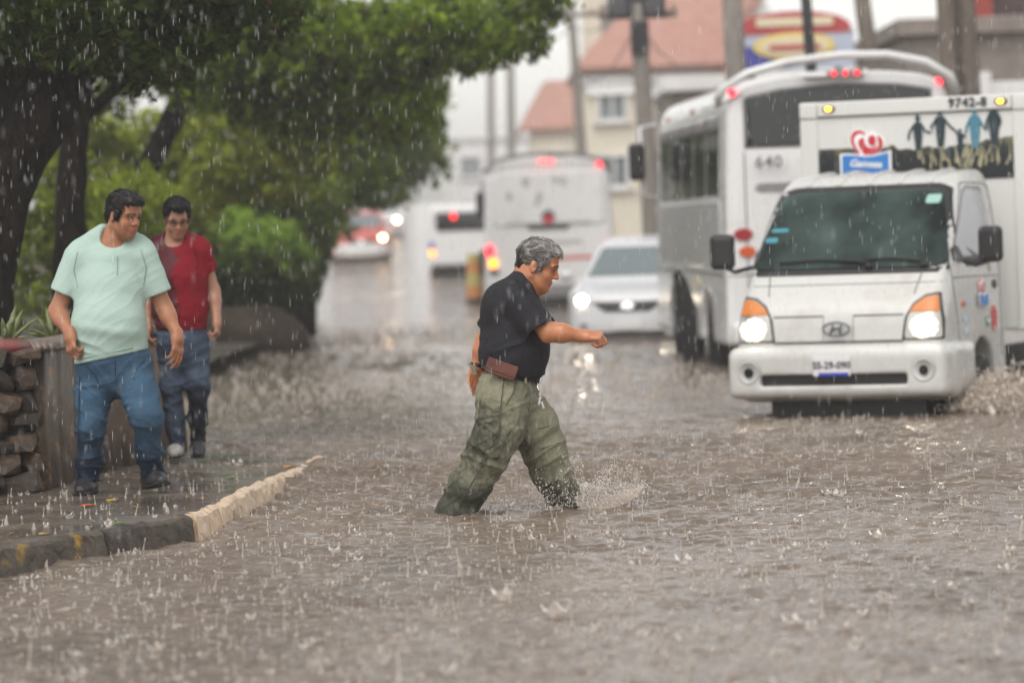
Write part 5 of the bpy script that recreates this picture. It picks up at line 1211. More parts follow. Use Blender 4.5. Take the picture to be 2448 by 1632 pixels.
def hair_mesh(name, S, h, matname, parent, pos, Rm, sc, amp=.006, tint=None, strands=2600, comb_dir=(-1, 0, -.15)):
    """locks combed back from the brow: noise stretched along the head"""
    me = S.mesh(name, h, relax=1)
    loc = lambda v: ((v - np.array(pos)) @ Rm) / sc
    def comb(v):
        q = loc(v); q = q + .012 * np.stack([fbm(q * 25, 2, 71), fbm(q * 25, 2, 72), fbm(q * 25, 2, 73)], 1)
        a = np.arctan2(q[:, 2] - .02, q[:, 0] + .01); r = np.hypot(q[:, 0], q[:, 2])
        return np.stack([a * 2.2, q[:, 1] * 75, r * 60], 1)
    displace(me, lambda v: amp * ((1 - np.abs(vnoise(comb(v), 3))) ** 2 - .5) + amp * .7 * vnoise(v * 38, 5))
    v, _ = me_arrays(me); n = .5 + .5 * vnoise(comb(v) * 1.6, 8); q = loc(v)
    C0 = tint(q, n)
    # loose strands lying over the locks
    v, nr = me_arrays(me); rg = np.random.default_rng(77); k = rg.integers(0, len(v), strands); p0 = v[k].astype(float); n0 = nr[k].astype(float); cen = np.array(pos) + Rm @ np.array((-.01, 0, .03)) * sc
    d = (Rm @ np.array(comb_dir))[None] + rg.normal(0, .28, (strands, 3)); d -= n0 * (d * n0).sum(1)[:, None]; d /= np.linalg.norm(d, axis=1)[:, None] + 1e-9; L = rg.uniform(.015, .036, strands) * sc; r0 = np.linalg.norm(p0 - cen, axis=1); side = np.cross(n0, d); lift = rg.uniform(.0005, .004, strands)
    V = []; ts = (0, .35, .7, 1.0)
    for t in ts:
        p = p0 + d * (L * t)[:, None]; u = p - cen; u /= np.linalg.norm(u, axis=1)[:, None]; p = cen + u * (r0 + lift * math.sin(math.pi * (.15 + .75 * t)) - .002 * t)[:, None]; w = .0016 * (1.05 - .8 * t); V += [p - side * w, p + side * w + u * w, p + side * w * .2 - u * w]
    V = np.stack(V, 1).reshape(-1, 3); base = np.arange(strands)[:, None] * 12; F = np.concatenate([base + np.array([s * 3 + a, s * 3 + (a + 1) % 3, s * 3 + 3 + (a + 1) % 3, s * 3 + 3 + a]) for s in range(3) for a in range(3)])
    cs = C0[k] * rg.uniform(.6, 1.9, (strands, 1)); f0 = np.array([p.vertices[:] for p in me.polygons]); me2 = mesh_np(name, np.concatenate([v, V]), np.concatenate([f0, F + len(v)])); vcol(me2, np.concatenate([C0, np.repeat(np.clip(cs, 0, .7), 12, 0)])); bpy.data.meshes.remove(me)
    return obj(name, me2, M[matname], parent)
def tint_dark(q, n): return np.array((.010, .009, .010)) + (.035 * n ** 3)[:, None] * np.array((1, .9, .95))
def tint_black(q, n): return np.array((.005, .005, .006)) + (.012 * n ** 3)[:, None]
def tint_grey(q, n):
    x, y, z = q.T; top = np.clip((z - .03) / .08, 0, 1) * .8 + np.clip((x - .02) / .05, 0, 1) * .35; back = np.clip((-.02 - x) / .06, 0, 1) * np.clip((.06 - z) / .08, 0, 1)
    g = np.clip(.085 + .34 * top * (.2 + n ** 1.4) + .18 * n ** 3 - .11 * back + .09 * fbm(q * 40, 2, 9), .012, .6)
    return g[:, None] * np.array((1, .94, .89))

# ---- the man striding through the flood
def older_man():
    P = thing('person', 'man in black t-shirt and olive cargo trousers striding through the flood', 'person', (0, 20, 0))
    hp, hs = (.142, -.005, 1.337), 1.09; HR = rot_zy(R(-5), R(21))
    sh, el, wr = (.06, -.185, 1.155), (.197, -.235, .992), (.378, -.215, .965)
    B = Sdf()
    head_sdf(B, hp, HR, hs, jowl=1.0, neck=((.045, 0, 1.20), .068))
    B.cap((.088, 0, 1.32), (.05, 0, 1.2), .058, .07, .03)
    B.chain([((-.04, 0, .62), .095), ((-.02, 0, .78), .105), ((.01, 0, .88), .135), ((.02, 0, 1.05), .13), ((.035, 0, 1.14), .10)], .05, flat=((0, 1, 0), .8))
    B.cap((.03, -.16, 1.17), (.03, .16, 1.17), .06, .06, .05)
    B.chain([(sh, .06), (el, .05)], .02); B.chain([(el, .047), ((.265, -.235, .985), .049), (wr, .027)], .03)
    B.ell((.19, -.235, .975), (.04, .04, .035), .02)
    hand_sdf(B, wr, hand_frame((1, -.1, -.05), (.1, -.45, .9)), side=1, curl=(66, 78, 50), sc=1.14, thumb=(.3, 0))
    fs, fe, fw = (.0, .185, 1.15), (-.150, .235, .945), (-.192, .23, .815)
    B.chain([(fs, .058), (fe, .045)], .02); B.chain([(fe, .044), ((-.17, .235, .89), .043), (fw, .027)], .03)
    hand_sdf(B, fw, hand_frame((-.32, -.1, -1), (-.4, .9, .1)), side=-1, curl=(14, 18, 12), sc=.96, thumb=(.4, 0))
    B.chain([((-.05, -.09, .62), .075), ((-.17, -.08, .30), .055), ((-.33, -.05, .02), .045), ((-.40, -.04, -.12), .035)], .03)
    B.chain([((.02, .09, .62), .075), ((.17, .14, .32), .055), ((.25, .2, .02), .045), ((.27, .22, -.13), .035)], .03)
    me = B.mesh('body', .0048, relax=1)
    v, _ = me_arrays(me); c = head_tint(v, hp, HR, hs, (.50, .20, .098), .18, (.06, .05, .045)); vcol(me, c)
    obj('body', me, M['skin_wet'], P)
    make_eyes(hp, HR, hs, P)
    # hair: swept back, grey, with a forelock
    Hh = Sdf(); Hh.frame(hp, HR, hs)
    Hh.ell((-.010, 0, .052), (.102, .082, .092), 0); Hh.ell((.02, 0, .098), (.085, .068, .04), .03); Hh.ell((.078, .0, .094), (.024, .05, .02), .02)
    Hh.ell((-.068, 0, -.005), (.032, .056, .045), .02)
    for s in (-1, 1): Hh.cap((.03, s * .074, .03), (.026, s * .072, -.008), .013, .009, .01)
    Hh.ell((.115, 0, .03), (.062, .12, .055), .012, sub=True); Hh.ell((.075, 0, -.05), (.075, .12, .06), .01, sub=True)
    for s in (-1, 1): Hh.ell((-.006, s * .09, .0), (.021, .03, .034), .008, sub=True); Hh.ell((.008, s * .085, -.035), (.05, .03, .022), .008, sub=True)
    Hh.plane((-.06, 0, -.042), (-.15, 0, -1), .01)
    Hh.frame()
    hair_mesh('hair', Hh, .0042, 'hair_comb', P, hp, HR, hs, .006, tint_grey)
    # shirt
    S = Sdf()
    S.chain([((-.012, 0, .80), .165), ((.012, 0, .90), .172), ((.022, 0, 1.04), .162), ((.034, 0, 1.14), .122)], .07, flat=((0, 1, 0), .84))
    S.ell((.05, 0, .87), (.135, .165, .14), .05)
    S.cap((.018, -.13, 1.185), (.018, .13, 1.185), .068, .068, .07); S.cap((.03, 0, 1.19), (.085, 0, 1.285), .09, .07, .05)
    S.ell((-.06, -.02, 1.13), (.095, .17, .12), .06)
    sleeve(S, (.045, -.18, 1.155), (.152, -.226, 1.005), .090, .092)
    sleeve(S, (-.01, .18, 1.15), (-.13, .238, 1.0), .08, .068)
    # hem slopes from back to front; neck opening
    S.plane((0, 0, .768), (-.38, 0, -1), .006)
    S.cap((.105, 0, 1.255), (.19, 0, 1.40), .066, .10, .006, sub=True)
    me = S.mesh('shirt', .0058, relax=1)
    def f(v):
        z = v[:, 2]; low = np.clip((1.12 - z) / .2, 0, 1)
        edge = np.clip((z - (.768 - .38 * v[:, 0])) / .03, 0, 1)
        a = crease(v, (-.45, 0, 1), 17, 3, 4); b = crease(v, (.8, .2, -.6), 15, 3, 9)
        return edge * (.014 * a * (.3 + .7 * low) + .009 * b * (1.1 - low))
    displace(me, f); v, _ = me_arrays(me); fattr(me, .15 * np.clip((v[:, 2] - 1.1) / .15, 0, 1), 'wet')
    sh_o = obj('shirt', me, M['black_cotton'], P)
    for y0, z0, w_, h_ in ((-.11, 1.165, .03, .008), (-.05, 1.16, .05, .008), (.03, 1.16, .05, .008), (-.10, 1.13, .03, .007)): panel(S, rounded(y0, z0, y0 + w_, z0 + h_, .003), 'x', -.6, 1, off=.003, thick=.004, n=12).build('back_print', M['logo_white'], sh_o)
    # trousers
    T = Sdf()
    T.chain([((-.012, 0, .80), .142), ((-.03, 0, .68), .155)], .06, flat=((0, 1, 0), .86))
    T.ell((-.085, -.03, .62), (.13, .175, .14), .06)
    T.chain([((-.055, -.085, .62), .13), ((-.085, -.09, .48), .126), ((-.155, -.085, .34), .112), ((-.25, -.07, .19), .104), ((-.345, -.05, .03), .09), ((-.40, -.045, -.06), .09)], .05)
    T.chain([((.0, .075, .64), .125), ((.095, .1, .50), .122), ((.148, .13, .36), .116), ((.198, .17, .21), .099), ((.248, .2, .08), .084), ((.268, .205, .0), .082), ((.28, .21, -.08), .08)], .05)
    T.box((.02, .22, .45), (.15, .035, .17), .02, .02, rot=rot_zy(R(20), R(-30)))
    T.box((-.13, -.205, .45), (.155, .035, .19), .015, .02, rot=rot_zy(R(-4), R(32)))
    T.plane((0, 0, .815), (-.25, 0, 1), .004); T.plane((.25, .2, -.03), (.1, .0, -1), .004)
    me = T.mesh('trousers', .0058, relax=1)
    def f(v):
        x, y, z = v.T; w = v + .035 * np.stack([fbm(v * 7, 2, 21), fbm(v * 7, 2, 22), fbm(v * 7, 2, 23)], 1)
        rr = x < -.02 - (.4 - z) * .3
        a = np.where(rr, crease(v, (.35, 0, 1), 15, 3, 31), crease(v, (-.55, 0, 1), 18, 3.5, 33)); b = crease(v, (1, .3, .7), 11, 2.5, 35, 3); c = crease(v, (-.8, .3, 1), 26, 5, 37, 3)
        cuff = np.clip((.12 - z) / .12, 0, 1); top = np.clip((z - .66) / .1, 0, 1)
        return (.014 * a + .008 * b + .006 * c) * (1 - .6 * top) * (1 + .6 * cuff)
    displace(me, f); v, _ = me_arrays(me); x, y, z = v.T
    rear = x < -.05 - (.45 - z) * .2
    wet = np.where(rear, .10 * np.clip((.62 - z) / .3, 0, 1), .05) + .42 * np.clip((.20 - z) / .18, 0, 1) + .10 * np.clip((.70 - z) / .1, 0, 1) * np.clip((z - .3) / .1, 0, 1) * np.clip((-.02 - x) / .08, 0, 1) + .05
    wet += .16 * fbm(v * 5, 2, 41)
    fattr(me, wet - .02, 'wet')
    tr = obj('trousers', me, M['olive_cotton'], P)
    # side seam, pocket edges and fly
    mat('seam_olive', (.075, .073, .05), .9)
    for path in ([(-.045, .78), (-.07, .62), (-.085, .48), (-.155, .34), (-.25, .19), (-.345, .03)], [(-.20, .545), (-.075, .565), (-.09, .42), (-.195, .36), (-.235, .46), (-.20, .545)], [(-.205, .515), (-.08, .535)], [(.085, .70), (.08, .60), (.06, .50), (.02, .42)], [(.02, .76), (.0, .68), (-.04, .62)], [(.12, .47), (.22, .49)], [(.13, .36), (.24, .39)]): seam(T, path, 'y', -1.0, 1, tr, .0028, 'seam_olive', 'seam', 30, .005)
    # pocket flap standing out at the back
    MB().prism([(-.205, .82), (-.245, .835), (-.222, .80), (-.212, .765), (-.19, .77)], .02, .045).build('pocket_flap', M['olive_cotton'], tr, .004)
    # belt, pouch, keys
    ring = []
    for z0 in (.752, .79):
        for rr in (.0, ):
            ring.append([(-.012 + .150 * math.cos(a), .170 * math.sin(a), z0 - .26 * (.150 * math.cos(a))) for a in [2 * math.pi * i / 40 for i in range(40)]])
    MB().loft(ring, cap=False).build('belt', M['belt_leather'], P, smooth=True).modifiers.new('s', 'SOLIDIFY').thickness = -.008
    b = MB().box((.145, -.03, .728), (.012, .045, .04), Matrix.Rotation(R(15), 3, 'Y')); b.build('belt_buckle', M['chrome'], P, .003)
    for a in (-1.05, -1.9): MB().box((-.022 + .176 * math.cos(a), .188 * math.sin(a), .77 - .26 * .166 * math.cos(a)), (.014, .012, .055)).build('belt_loop', M['olive_cotton'], tr, .002)
    rp = Matrix.Rotation(R(-6), 3, 'Z') @ Matrix.Rotation(R(21), 3, 'Y')
    pc = Vector((-.060, -.202, .802))
    po = MB().box((0, 0, 0), (.166, .034, .082)).build('phone_pouch', M['leather'], P, .010, seg=3); po.location = pc; po.rotation_euler = rp.to_euler()
    MB().box((0, -.0195, .012), (.169, .008, .062)).build('pouch_flap', M['leather'], po, .004)
    m = MB().tube([(.115, -.1, .735), (.128, -.135, .70), (.138, -.14, .665)], .004, 6); ky = m.build('key_strap', M['chrome'], P, smooth=True)
    MB().box((.142, -.142, .645), (.007, .004, .045), Matrix.Rotation(R(-14), 3, 'Y')).box((.150, -.142, .61), (.010, .004, .05), Matrix.Rotation(R(-16), 3, 'Y')).box((.135, -.138, .625), (.009, .004, .04), Matrix.Rotation(R(6), 3, 'Y')).build('keys', M['chrome'], ky)
    w = hand_frame(Vector(fw) - Vector(fe), (-.4, .9, .1)); c0 = Vector(fw)
    rg = [[tuple(c0 + Vector(w[:, 0]) * t + (Vector(w[:, 1]) * math.cos(a) + Vector(w[:, 2]) * math.sin(a)) * .034) for a in [2 * math.pi * i / 20 for i in range(20)]] for t in (-.012, .012)]
    wo = MB().loft(rg).build('wrist_watch', M['black_plastic'], P, .003)
    MB().box(tuple(c0 + Vector((-.03, -.012, .0))), (.018, .034, .034)).build('watch_case', M['black_plastic'], wo, .005)
    # shoes, under the water
    for p, a in (((-.385, -.04, -.17), -.5), ((.31, .22, -.165), .25)):
        s = Sdf(); s.frame(p, rot_zy(0, -a if a > 0 else R(30))); s.cap((-.06, 0, 0), (.11, 0, -.012), .045, .035, .02, flat=((0, 1, 0), .95)); s.cap((-.05, 0, .0), (-.04, 0, .06), .045, .045, .02); s.frame()
        obj('shoe', s.mesh('shoe', .01), M['dark_shoe'], P)
    return P

# ---- a walker seen from the front; x to the right of the picture, y away from the camera
def walker(root, cfg):
    P = root; c = cfg; h = c['vox']
    hp, HR, hs = c['head'], c['head_rot'], c['head_scale']
    B = Sdf(); head_sdf(B, hp, HR, hs, jowl=c.get('jowl', 0), neck=(c['neck'], .066), nose=1.0)
    B.cap(c['neck'], (c['neck'][0], c['neck'][1] + .02, c['neck'][2] - .1), .066, .09, .03)
    B.chain([(p, r * (.6 if i == 0 else .84)) for i, (p, r) in enumerate(c['torso'])], .05, flat=((1, 0, 0), .84))
    a, b = c['shoulders']; B.cap(a, b, .055, .055, .05)
    for arm in c['arms']:
        s, e, w = arm['pts']; B.chain([(s, .056), (e, .044 * arm.get('k', 1))], .02); m = tuple(np.array(e) * .7 + np.array(w) * .3)
        B.chain([(e, .043 * arm.get('k', 1)), (m, .043 * arm.get('k', 1)), (w, .027)], .03)
        hand_sdf(B, w, arm['hand'], side=arm['side'], curl=arm['curl'], sc=arm.get('hs', 1.0), thumb=(.4, 0))
    for leg in c['legs']: B.chain([(p, r * .62) for p, r in leg], .03)
    me = B.mesh('body', h); v, _ = me_arrays(me); vcol(me, head_tint(v, hp, HR, hs, c['skin'], c['beard'], (.015, .012, .012))); obj('body', me, M['skin'], P)
    make_eyes(hp, HR, hs, P)
    Hh = Sdf(); Hh.frame(hp, HR, hs); c['hair'](Hh); Hh.frame(); hair_mesh('hair', Hh, h * .85, 'hair_comb', P, hp, HR, hs, c.get('hair_amp', .007), c['hair_tint'], 2200, (.5, 0, -.6))
    S = Sdf(); S.chain([(p, r) for p, r in c['torso']], .07, flat=((1, 0, 0), .84))
    if 'belly' in c: S.ell(*c['belly'], .06)
    S.cap(a, b, .07, .07, .07); S.cap(tuple((np.array(a) + b) / 2 + np.array((0, .01, .01))), (c['neck'][0], c['neck'][1] + .015, c['neck'][2] + .0), .09, .07, .05)
    for arm in c['arms']:
        s, e, w = [np.array(q) for q in arm['pts']]; sleeve(S, s, s + (e - s) * arm['sleeve'], .082, arm['srad'], .035)
    for t0, t1 in c.get('traps', ()): S.cap(t0, t1, .062, .055, .05)
    S.plane(c['hem'][0], c['hem'][1], .006)
    S.cap(*c['neckhole'], .008, sub=True)
    if 'vneck' in c: S.cap(*c['vneck'], .008, sub=True)
    me = S.mesh('shirt', h)
    def f(v):
        z = v[:, 2] - c['ground']; w = v + .03 * np.stack([fbm(v * 8, 2, 51), fbm(v * 8, 2, 52), fbm(v * 8, 2, 53)], 1)
        lo = np.clip((1.0 - z) / .15, 0, 1)
        hz = c['hem'][0][2] + c['hem'][1][0] * v[:, 0]; edge = np.clip((v[:, 2] - hz) / .04, .15, 1)
        return edge * (.015 * crease(v, (.12, 0, 1), 17, 2.0, 54, 2) * np.clip((1.02 - z) / .12, 0, 1) + .004 * crease(v, (.8, .1, -.6), 9, 2, 56, 2) * (1.1 - lo) + .003 * crease(v, (-.6, .1, .8), 22, 4, 58, 3))
    displace(me, f); v, _ = me_arrays(me); fattr(me, c['shirt_wet'](v), 'wet'); so = obj('shirt', me, M[c['shirt_mat']], P)
    for path in c.get('shirt_seams', ()): seam(S, path, 'y', -1.0, 1, so, .003, c['seam_mat'], 'seam', 30, .003)
    T = Sdf()
    T.chain(c['pelvis'], .06, flat=((1, 0, 0), .82))
    for leg in c['legs']: T.chain(leg, .045)
    T.plane((0, 0, c['waist']), (0, 0, 1), .004)
    for pt, n in c['cuffs']:
        p0 = np.array(pt, np.float32)
        def fn(p, p0=p0):
            q = p - p0; return np.maximum(q[..., 2], np.maximum(np.sqrt(q[..., 0] ** 2 + q[..., 1] ** 2) - .12, -q[..., 2] - .3))
        T.put(fn, p0 - .3, p0 + .12, .004, True)
    me = T.mesh('trousers', h)
    def f(v):
        w = v + .03 * np.stack([fbm(v * 7, 2, 61), fbm(v * 7, 2, 62), fbm(v * 7, 2, 63)], 1); z = v[:, 2] - c['ground']
        return .014 * crease(v, (-.35, 0, 1), 13, 3, 64, 3) + .009 * crease(v, (.7, .2, .8), 17, 3, 66, 3) + .010 * np.clip((.24 - z) / .12, 0, 1) * crease(v, (0.1, 0, 1), 30, 4, 68)
    displace(me, f); v, _ = me_arrays(me); fattr(me, c['trouser_wet'](v), 'wet'); to = obj('trousers', me, M[c['trouser_mat']], P)
    for path in c.get('trouser_seams', ()): seam(T, path, 'y', -1.0, 1, to, .003, 'seam_denim', 'seam', 24, .004)
    for p, yaw, pitch, *sm in c['shoes']:
        s = Sdf(); s.frame(p, rot_zy(yaw, pitch)); s.cap((-.06, 0, .0), (.06, 0, -.006), .044, .044, .02, flat=((0, 1, 0), .95)); s.cap((.06, 0, -.006), (.135, 0, -.016), .044, .03, .03, flat=((0, 1, 0), .85)); s.cap((-.05, 0, .0), (-.04, 0, .055), .044, .046, .03); s.box((.04, 0, -.075), (.5, .3, .08), 0, .004, True); s.frame()
        so = obj('shoe', s.mesh('shoe', .008), M[sm[0] if sm else c['shoe_mat']], P)
        z = MB(); Rz = Matrix(rot_zy(yaw, pitch).tolist())
        for u in (0, 1): pass
        z.box((0, 0, 0), (.235, .094, .022)); k = z.build('sole', M['rubber'], so, .01); k.matrix_local = Matrix.Translation(Vector(p) + Rz @ Vector((.035, 0, -.036))) @ Rz.to_4x4()

def mint_hair(H):
    H.ell((-.010, 0, .053), (.105, .083, .096), 0); H.ell((.05, 0, .105), (.062, .066, .036), .03); H.ell((-.08, 0, -.005), (.034, .06, .055), .02)
    for s in (-1, 1): H.cap((.028, s * .076, .03), (.03, s * .073, -.014), .014, .009, .01)
    H.ell((.122, 0, .03), (.058, .12, .06), .01, sub=True); H.ell((.075, 0, -.055), (.072, .12, .062), .01, sub=True)
    for s in (-1, 1): H.ell((-.006, s * .09, .0), (.02, .03, .034), .008, sub=True); H.ell((.008, s * .085, -.036), (.05, .03, .024), .008, sub=True)
    H.plane((-.06, 0, -.052), (-.1, 0, -1), .01)
def young_hair(H):
    H.ell((-.012, 0, .06), (.106, .084, .094), 0); H.ell((.03, .0, .118), (.07, .068, .034), .03); H.ell((.065, .015, .118), (.036, .045, .022), .02)
    H.ell((.122, 0, .03), (.056, .12, .062), .01, sub=True); H.ell((.07, 0, -.06), (.08, .12, .066), .01, sub=True)
    for s in (-1, 1): H.ell((-.006, s * .09, -.005), (.02, .03, .036), .008, sub=True)
    H.plane((-.06, 0, -.02), (-.1, 0, -1), .01)

def two_walkers():
    mat('seam_mint', (.27, .36, .315), .9); mat('seam_red', (.07, .002, .006), .9); mat('seam_denim', (.018, .03, .05), .9)
    # man in the mint shirt
    ox, oy, g = -2.24, 21.2, .13
    P = thing('person', 'man in mint green t-shirt and blue jeans walking past stone planter', 'person', (ox, oy, 0))
    L = lambda x, y, z: (x - ox, y, z)
    walker(P, dict(vox=.0075, ground=g, head=L(-2.175, -.06, 1.692), head_rot=rot_zy(R(-42), R(15)), head_scale=1.03, jowl=.6, neck=L(-2.245, -.01, 1.545),
        torso=[(L(-2.275, .0, .88), .182), (L(-2.285, -.02, 1.08), .165), (L(-2.27, -.0, 1.28), .153), (L(-2.265, .01, 1.43), .135)],
        belly=(L(-2.28, -.09, 1.10), (.165, .125, .16)), shoulders=(L(-2.44, .01, 1.475), L(-2.09, .01, 1.475)),
        arms=[dict(pts=(L(-2.452, .01, 1.46), L(-2.578, -.0, 1.165), L(-2.492, -.13, 1.035)), hand=hand_frame((.1, -.3, -1), (-.75, -.6, .1)), side=-1, curl=(45, 60, 40), sleeve=.66, srad=.084, k=1.05, hs=1.14),
              dict(pts=(L(-2.078, .01, 1.46), L(-1.972, .04, 1.165), L(-1.895, -.05, 1.005)), hand=hand_frame((-.02, -.2, -1), (.8, -.6, .1)), side=1, curl=(22, 28, 18), sleeve=.72, srad=.078, k=1.05, hs=1.14)],
        pelvis=[(L(-2.275, .0, 1.02), .15), (L(-2.275, .02, .86), .165), (L(-2.27, .02, .80), .15)],
        legs=[[(L(-2.37, .03, .84), .108), (L(-2.395, .0, .66), .10), (L(-2.41, -.03, .5), .082), (L(-2.43, .02, .3), .072), (L(-2.44, .04, .17), .068)],
              [(L(-2.17, .02, .84), .108), (L(-2.12, -.08, .68), .098), (L(-2.085, -.13, .56), .083), (L(-2.075, -.06, .36), .076), (L(-2.07, .0, .2), .07)]],
        waist=1.02, cuffs=[(L(-2.44, .04, .185), 0), (L(-2.07, 0, .215), 0)],
        hem=((0, 0, .905), (.18, 0, -1)), traps=((L(-2.42, .03, 1.52), L(-2.30, .01, 1.60)), (L(-2.10, .03, 1.52), L(-2.19, .01, 1.59))), neckhole=(L(-2.24, -.05, 1.575), L(-2.225, -.14, 1.74), .07, .10), vneck=(L(-2.20, -.2, 1.492), L(-2.222, -.14, 1.60), .016, .062),
        seam_mat='seam_mint', shirt_seams=([(-.19, .899), (-.1, .915), (.02, .936), (.10, .951)], [(.03, 1.47), (.028, 1.36)], [(-.20, 1.50), (-.225, 1.40), (-.205, 1.30)], [(.16, 1.50), (.185, 1.40), (.165, 1.30)]), trouser_seams=([(.0, .88), (-.005, .80), (.01, .72)], [(-.17, .86), (-.12, .80), (-.10, .74)], [(.16, .88), (.11, .82), (.10, .77)], [(-.215, .8), (-.225, .6), (-.24, .3)]), skin=(.38, .165, .09), beard=.6, hair=mint_hair, hair_tint=tint_dark, shirt_mat='mint_cotton', trouser_mat='blue_denim', shoe_mat='dark_shoe',
        shirt_wet=lambda v: -.2 + .3 * np.clip((v[:, 2] - 1.45) / .1, 0, 1), trouser_wet=lambda v: .55 * np.clip((.66 - v[:, 2]) / .35, 0, 1) - .05 + .12 * np.clip((.03 - np.abs(v[:, 0] + .03)) / .05, -1, 1),
        shoes=[(L(-2.445, .0, .172), R(-100), 0), (L(-2.065, -.04, .195), R(-62), R(-8))]))
    MB().box((.012, -.185, 1.47), (.012, .006, .09), Matrix.Rotation(R(-22), 3, 'X')).build('placket', M['mint_cotton'], P, .003)
    # young man in red
    ox, oy = -2.17, 24.6
    P = thing('person', 'young man with glasses in dark red t-shirt and grey jeans', 'person', (ox, oy, 0))
    hp, HR, hs = (-.005, -.04, 1.677), rot_zy(R(-80), R(20)), 1.02
    walker(P, dict(vox=.009, ground=.12, head=hp, head_rot=HR, head_scale=hs, neck=(-.03, .01, 1.545),
        torso=[((-.005, .0, .96), .142), ((-.01, .0, 1.12), .142), ((-.015, .0, 1.3), .148), ((-.02, .01, 1.44), .12)], shoulders=((-.17, .02, 1.48), (.13, .02, 1.48)),
        arms=[dict(pts=((-.175, .02, 1.465), (-.235, .06, 1.2), (-.22, -.02, .98)), hand=hand_frame((0, -.2, -1), (-1, 0, 0)), side=-1, curl=(35, 45, 30), sleeve=.6, srad=.066, k=.9),
              dict(pts=((.135, .02, 1.465), (.215, .05, 1.2), (.232, -.04, 1.0)), hand=hand_frame((.02, -.2, -1), (1, -.2, 0)), side=1, curl=(50, 65, 40), sleeve=.52, srad=.068, k=.9)],
        pelvis=[((-.005, .01, 1.0), .125), ((-.005, .02, .88), .135), ((0, .02, .82), .125)],
        legs=[[((-.08, .02, .86), .09), ((-.088, -.02, .6), .072), ((-.075, .0, .38), .058), ((-.07, .02, .17), .054)], [((.08, .02, .86), .09), ((.092, -.05, .6), .072), ((.082, .02, .38), .058), ((.07, .08, .19), .052)]],
        waist=1.0, cuffs=[((-.07, .02, .185), 0), ((.07, .08, .2), 0)], hem=((0, 0, .955), (-.02, 0, -1)), traps=(((-.13, .03, 1.51), (-.06, .01, 1.56)), ((.1, .03, 1.51), (.02, .01, 1.56))), neckhole=((-.03, -.05, 1.56), (-.02, -.12, 1.72), .068, .10), vneck=((-.02, -.2, 1.535), (-.02, -.06, 1.6), .03, .06),
        seam_mat='seam_red', shirt_seams=([(.09, 1.52), (.125, 1.42), (.115, 1.34)], [(-.10, .985), (0, .985), (.10, .985)]), trouser_seams=([(.0, .93), (.0, .84)], [(.11, .92), (.08, .86)]), skin=(.36, .18, .115), beard=.3, hair=young_hair, hair_tint=tint_black, hair_amp=.009, shirt_mat='red_cotton', trouser_mat='grey_denim', shoe_mat='pale_shoe',
        shirt_wet=lambda v: .1 + .35 * np.clip((.0 - v[:, 0]) / .1, -.6, 1), trouser_wet=lambda v: .35 * np.clip((.65 - v[:, 2]) / .3, 0, 1) * (v[:, 0] > 0) - .05 + .1,
        shoes=[((-.07, -.01, .165), R(-92), 0), ((.07, .05, .19), R(-88), R(14), 'dark_shoe')]))
    G = MB(); gp = lambda x, y, z: tuple(np.array(hp) + HR @ np.array((x, y, z)) * hs)
    for s in (-1, 1):
        G.tube([gp(.108, s * .032 + .022 * math.cos(a), .014 + .016 * math.sin(a)) for a in [2 * math.pi * i / 16 for i in range(17)]], .0018, 6)
        G.tube([gp(.106, s * .054, .018), gp(.0, s * .08, .015)], .0018, 6)
    G.tube([gp(.112, -.01, .018), gp(.112, .01, .018)], .0018, 6)
    G.build('glasses', M['dark_metal'], P, smooth=True)

older_man()
two_walkers()
# ------------------------------------------------------------------ rain, splashes, haze
def drops_mat(name, col, tr, rough=.15, em=0):
    mat(name, col, rough, trans=tr, ior=1.33, spec=.6)
drops_mat('splash_water', (.62, .555, .49), .5); drops_mat('muddy_spray', (.70, .61, .52), .3, .3); drops_mat('foot_spray', (.86, .80, .74), .45, .25); drops_mat('rain_water', (1, 1, 1), .55, .1)

def prof_mesh(prof, n):
    """open surface of revolution: returns verts, quads"""
    v = []; f = []
    for r, h in prof:
        for j in range(n): a = 2 * math.pi * j / n; v.append((r * math.cos(a), r * math.sin(a), h))
    for i in range(len(prof) - 1):
        for j in range(n): k = (j + 1) % n; f.append((i * n + j, i * n + k, (i + 1) * n + k, (i + 1) * n + j))
    return np.array(v), np.array(f)
def scatter(name, tmpl, pos, scale, rot, pick, m, label, smooth=True, lean=None):
    V = []; F = []; b = 0
    for k, (v, f) in enumerate(tmpl):
        i = np.where(pick == k)[0]
        if not len(i): continue
        c, s = np.cos(rot[i]), np.sin(rot[i]); x = v[None, :, 0] * c[:, None] - v[None, :, 1] * s[:, None]; y = v[None, :, 0] * s[:, None] + v[None, :, 1] * c[:, None]; q = np.stack([x, y, np.repeat(v[None, :, 2], len(i), 0)], 2) * scale[i][:, None, :]
        if lean is not None: q[:, :, :2] += q[:, :, 2:3] * lean[i][:, None, :]
        q += pos[i][:, None]; V.append(q.reshape(-1, 3)); F.append((f[None] + (b + np.arange(len(i)) * len(v))[:, None, None]).reshape(-1, 4)); b += len(i) * len(v)
    o = obj(name, mesh_np(name, np.concatenate(V), np.concatenate(F), smooth), M[m]); tag(o, label, kind='stuff'); return o
def octa(r, h):
    v, f = prof_mesh([(.0001, -h), (r * .8, -h * .5), (r, 0), (r * .8, h * .5), (.0001, h)], 6); return v, f
jet = prof_mesh([(.013, -.004), (.006, .006), (.0034, .018), (.0028, .032), (.0038, .040), (.0046, .045), (.0034, .050), (.0004, .052)], 7)
stub = prof_mesh([(.012, -.004), (.0085, .006), (.0065, .014), (.0055, .020), (.0012, .023)], 7)
_cv, _cf = prof_mesh([(.014, -.003), (.016, .006), (.020, .012), (.022, .016)], 12)
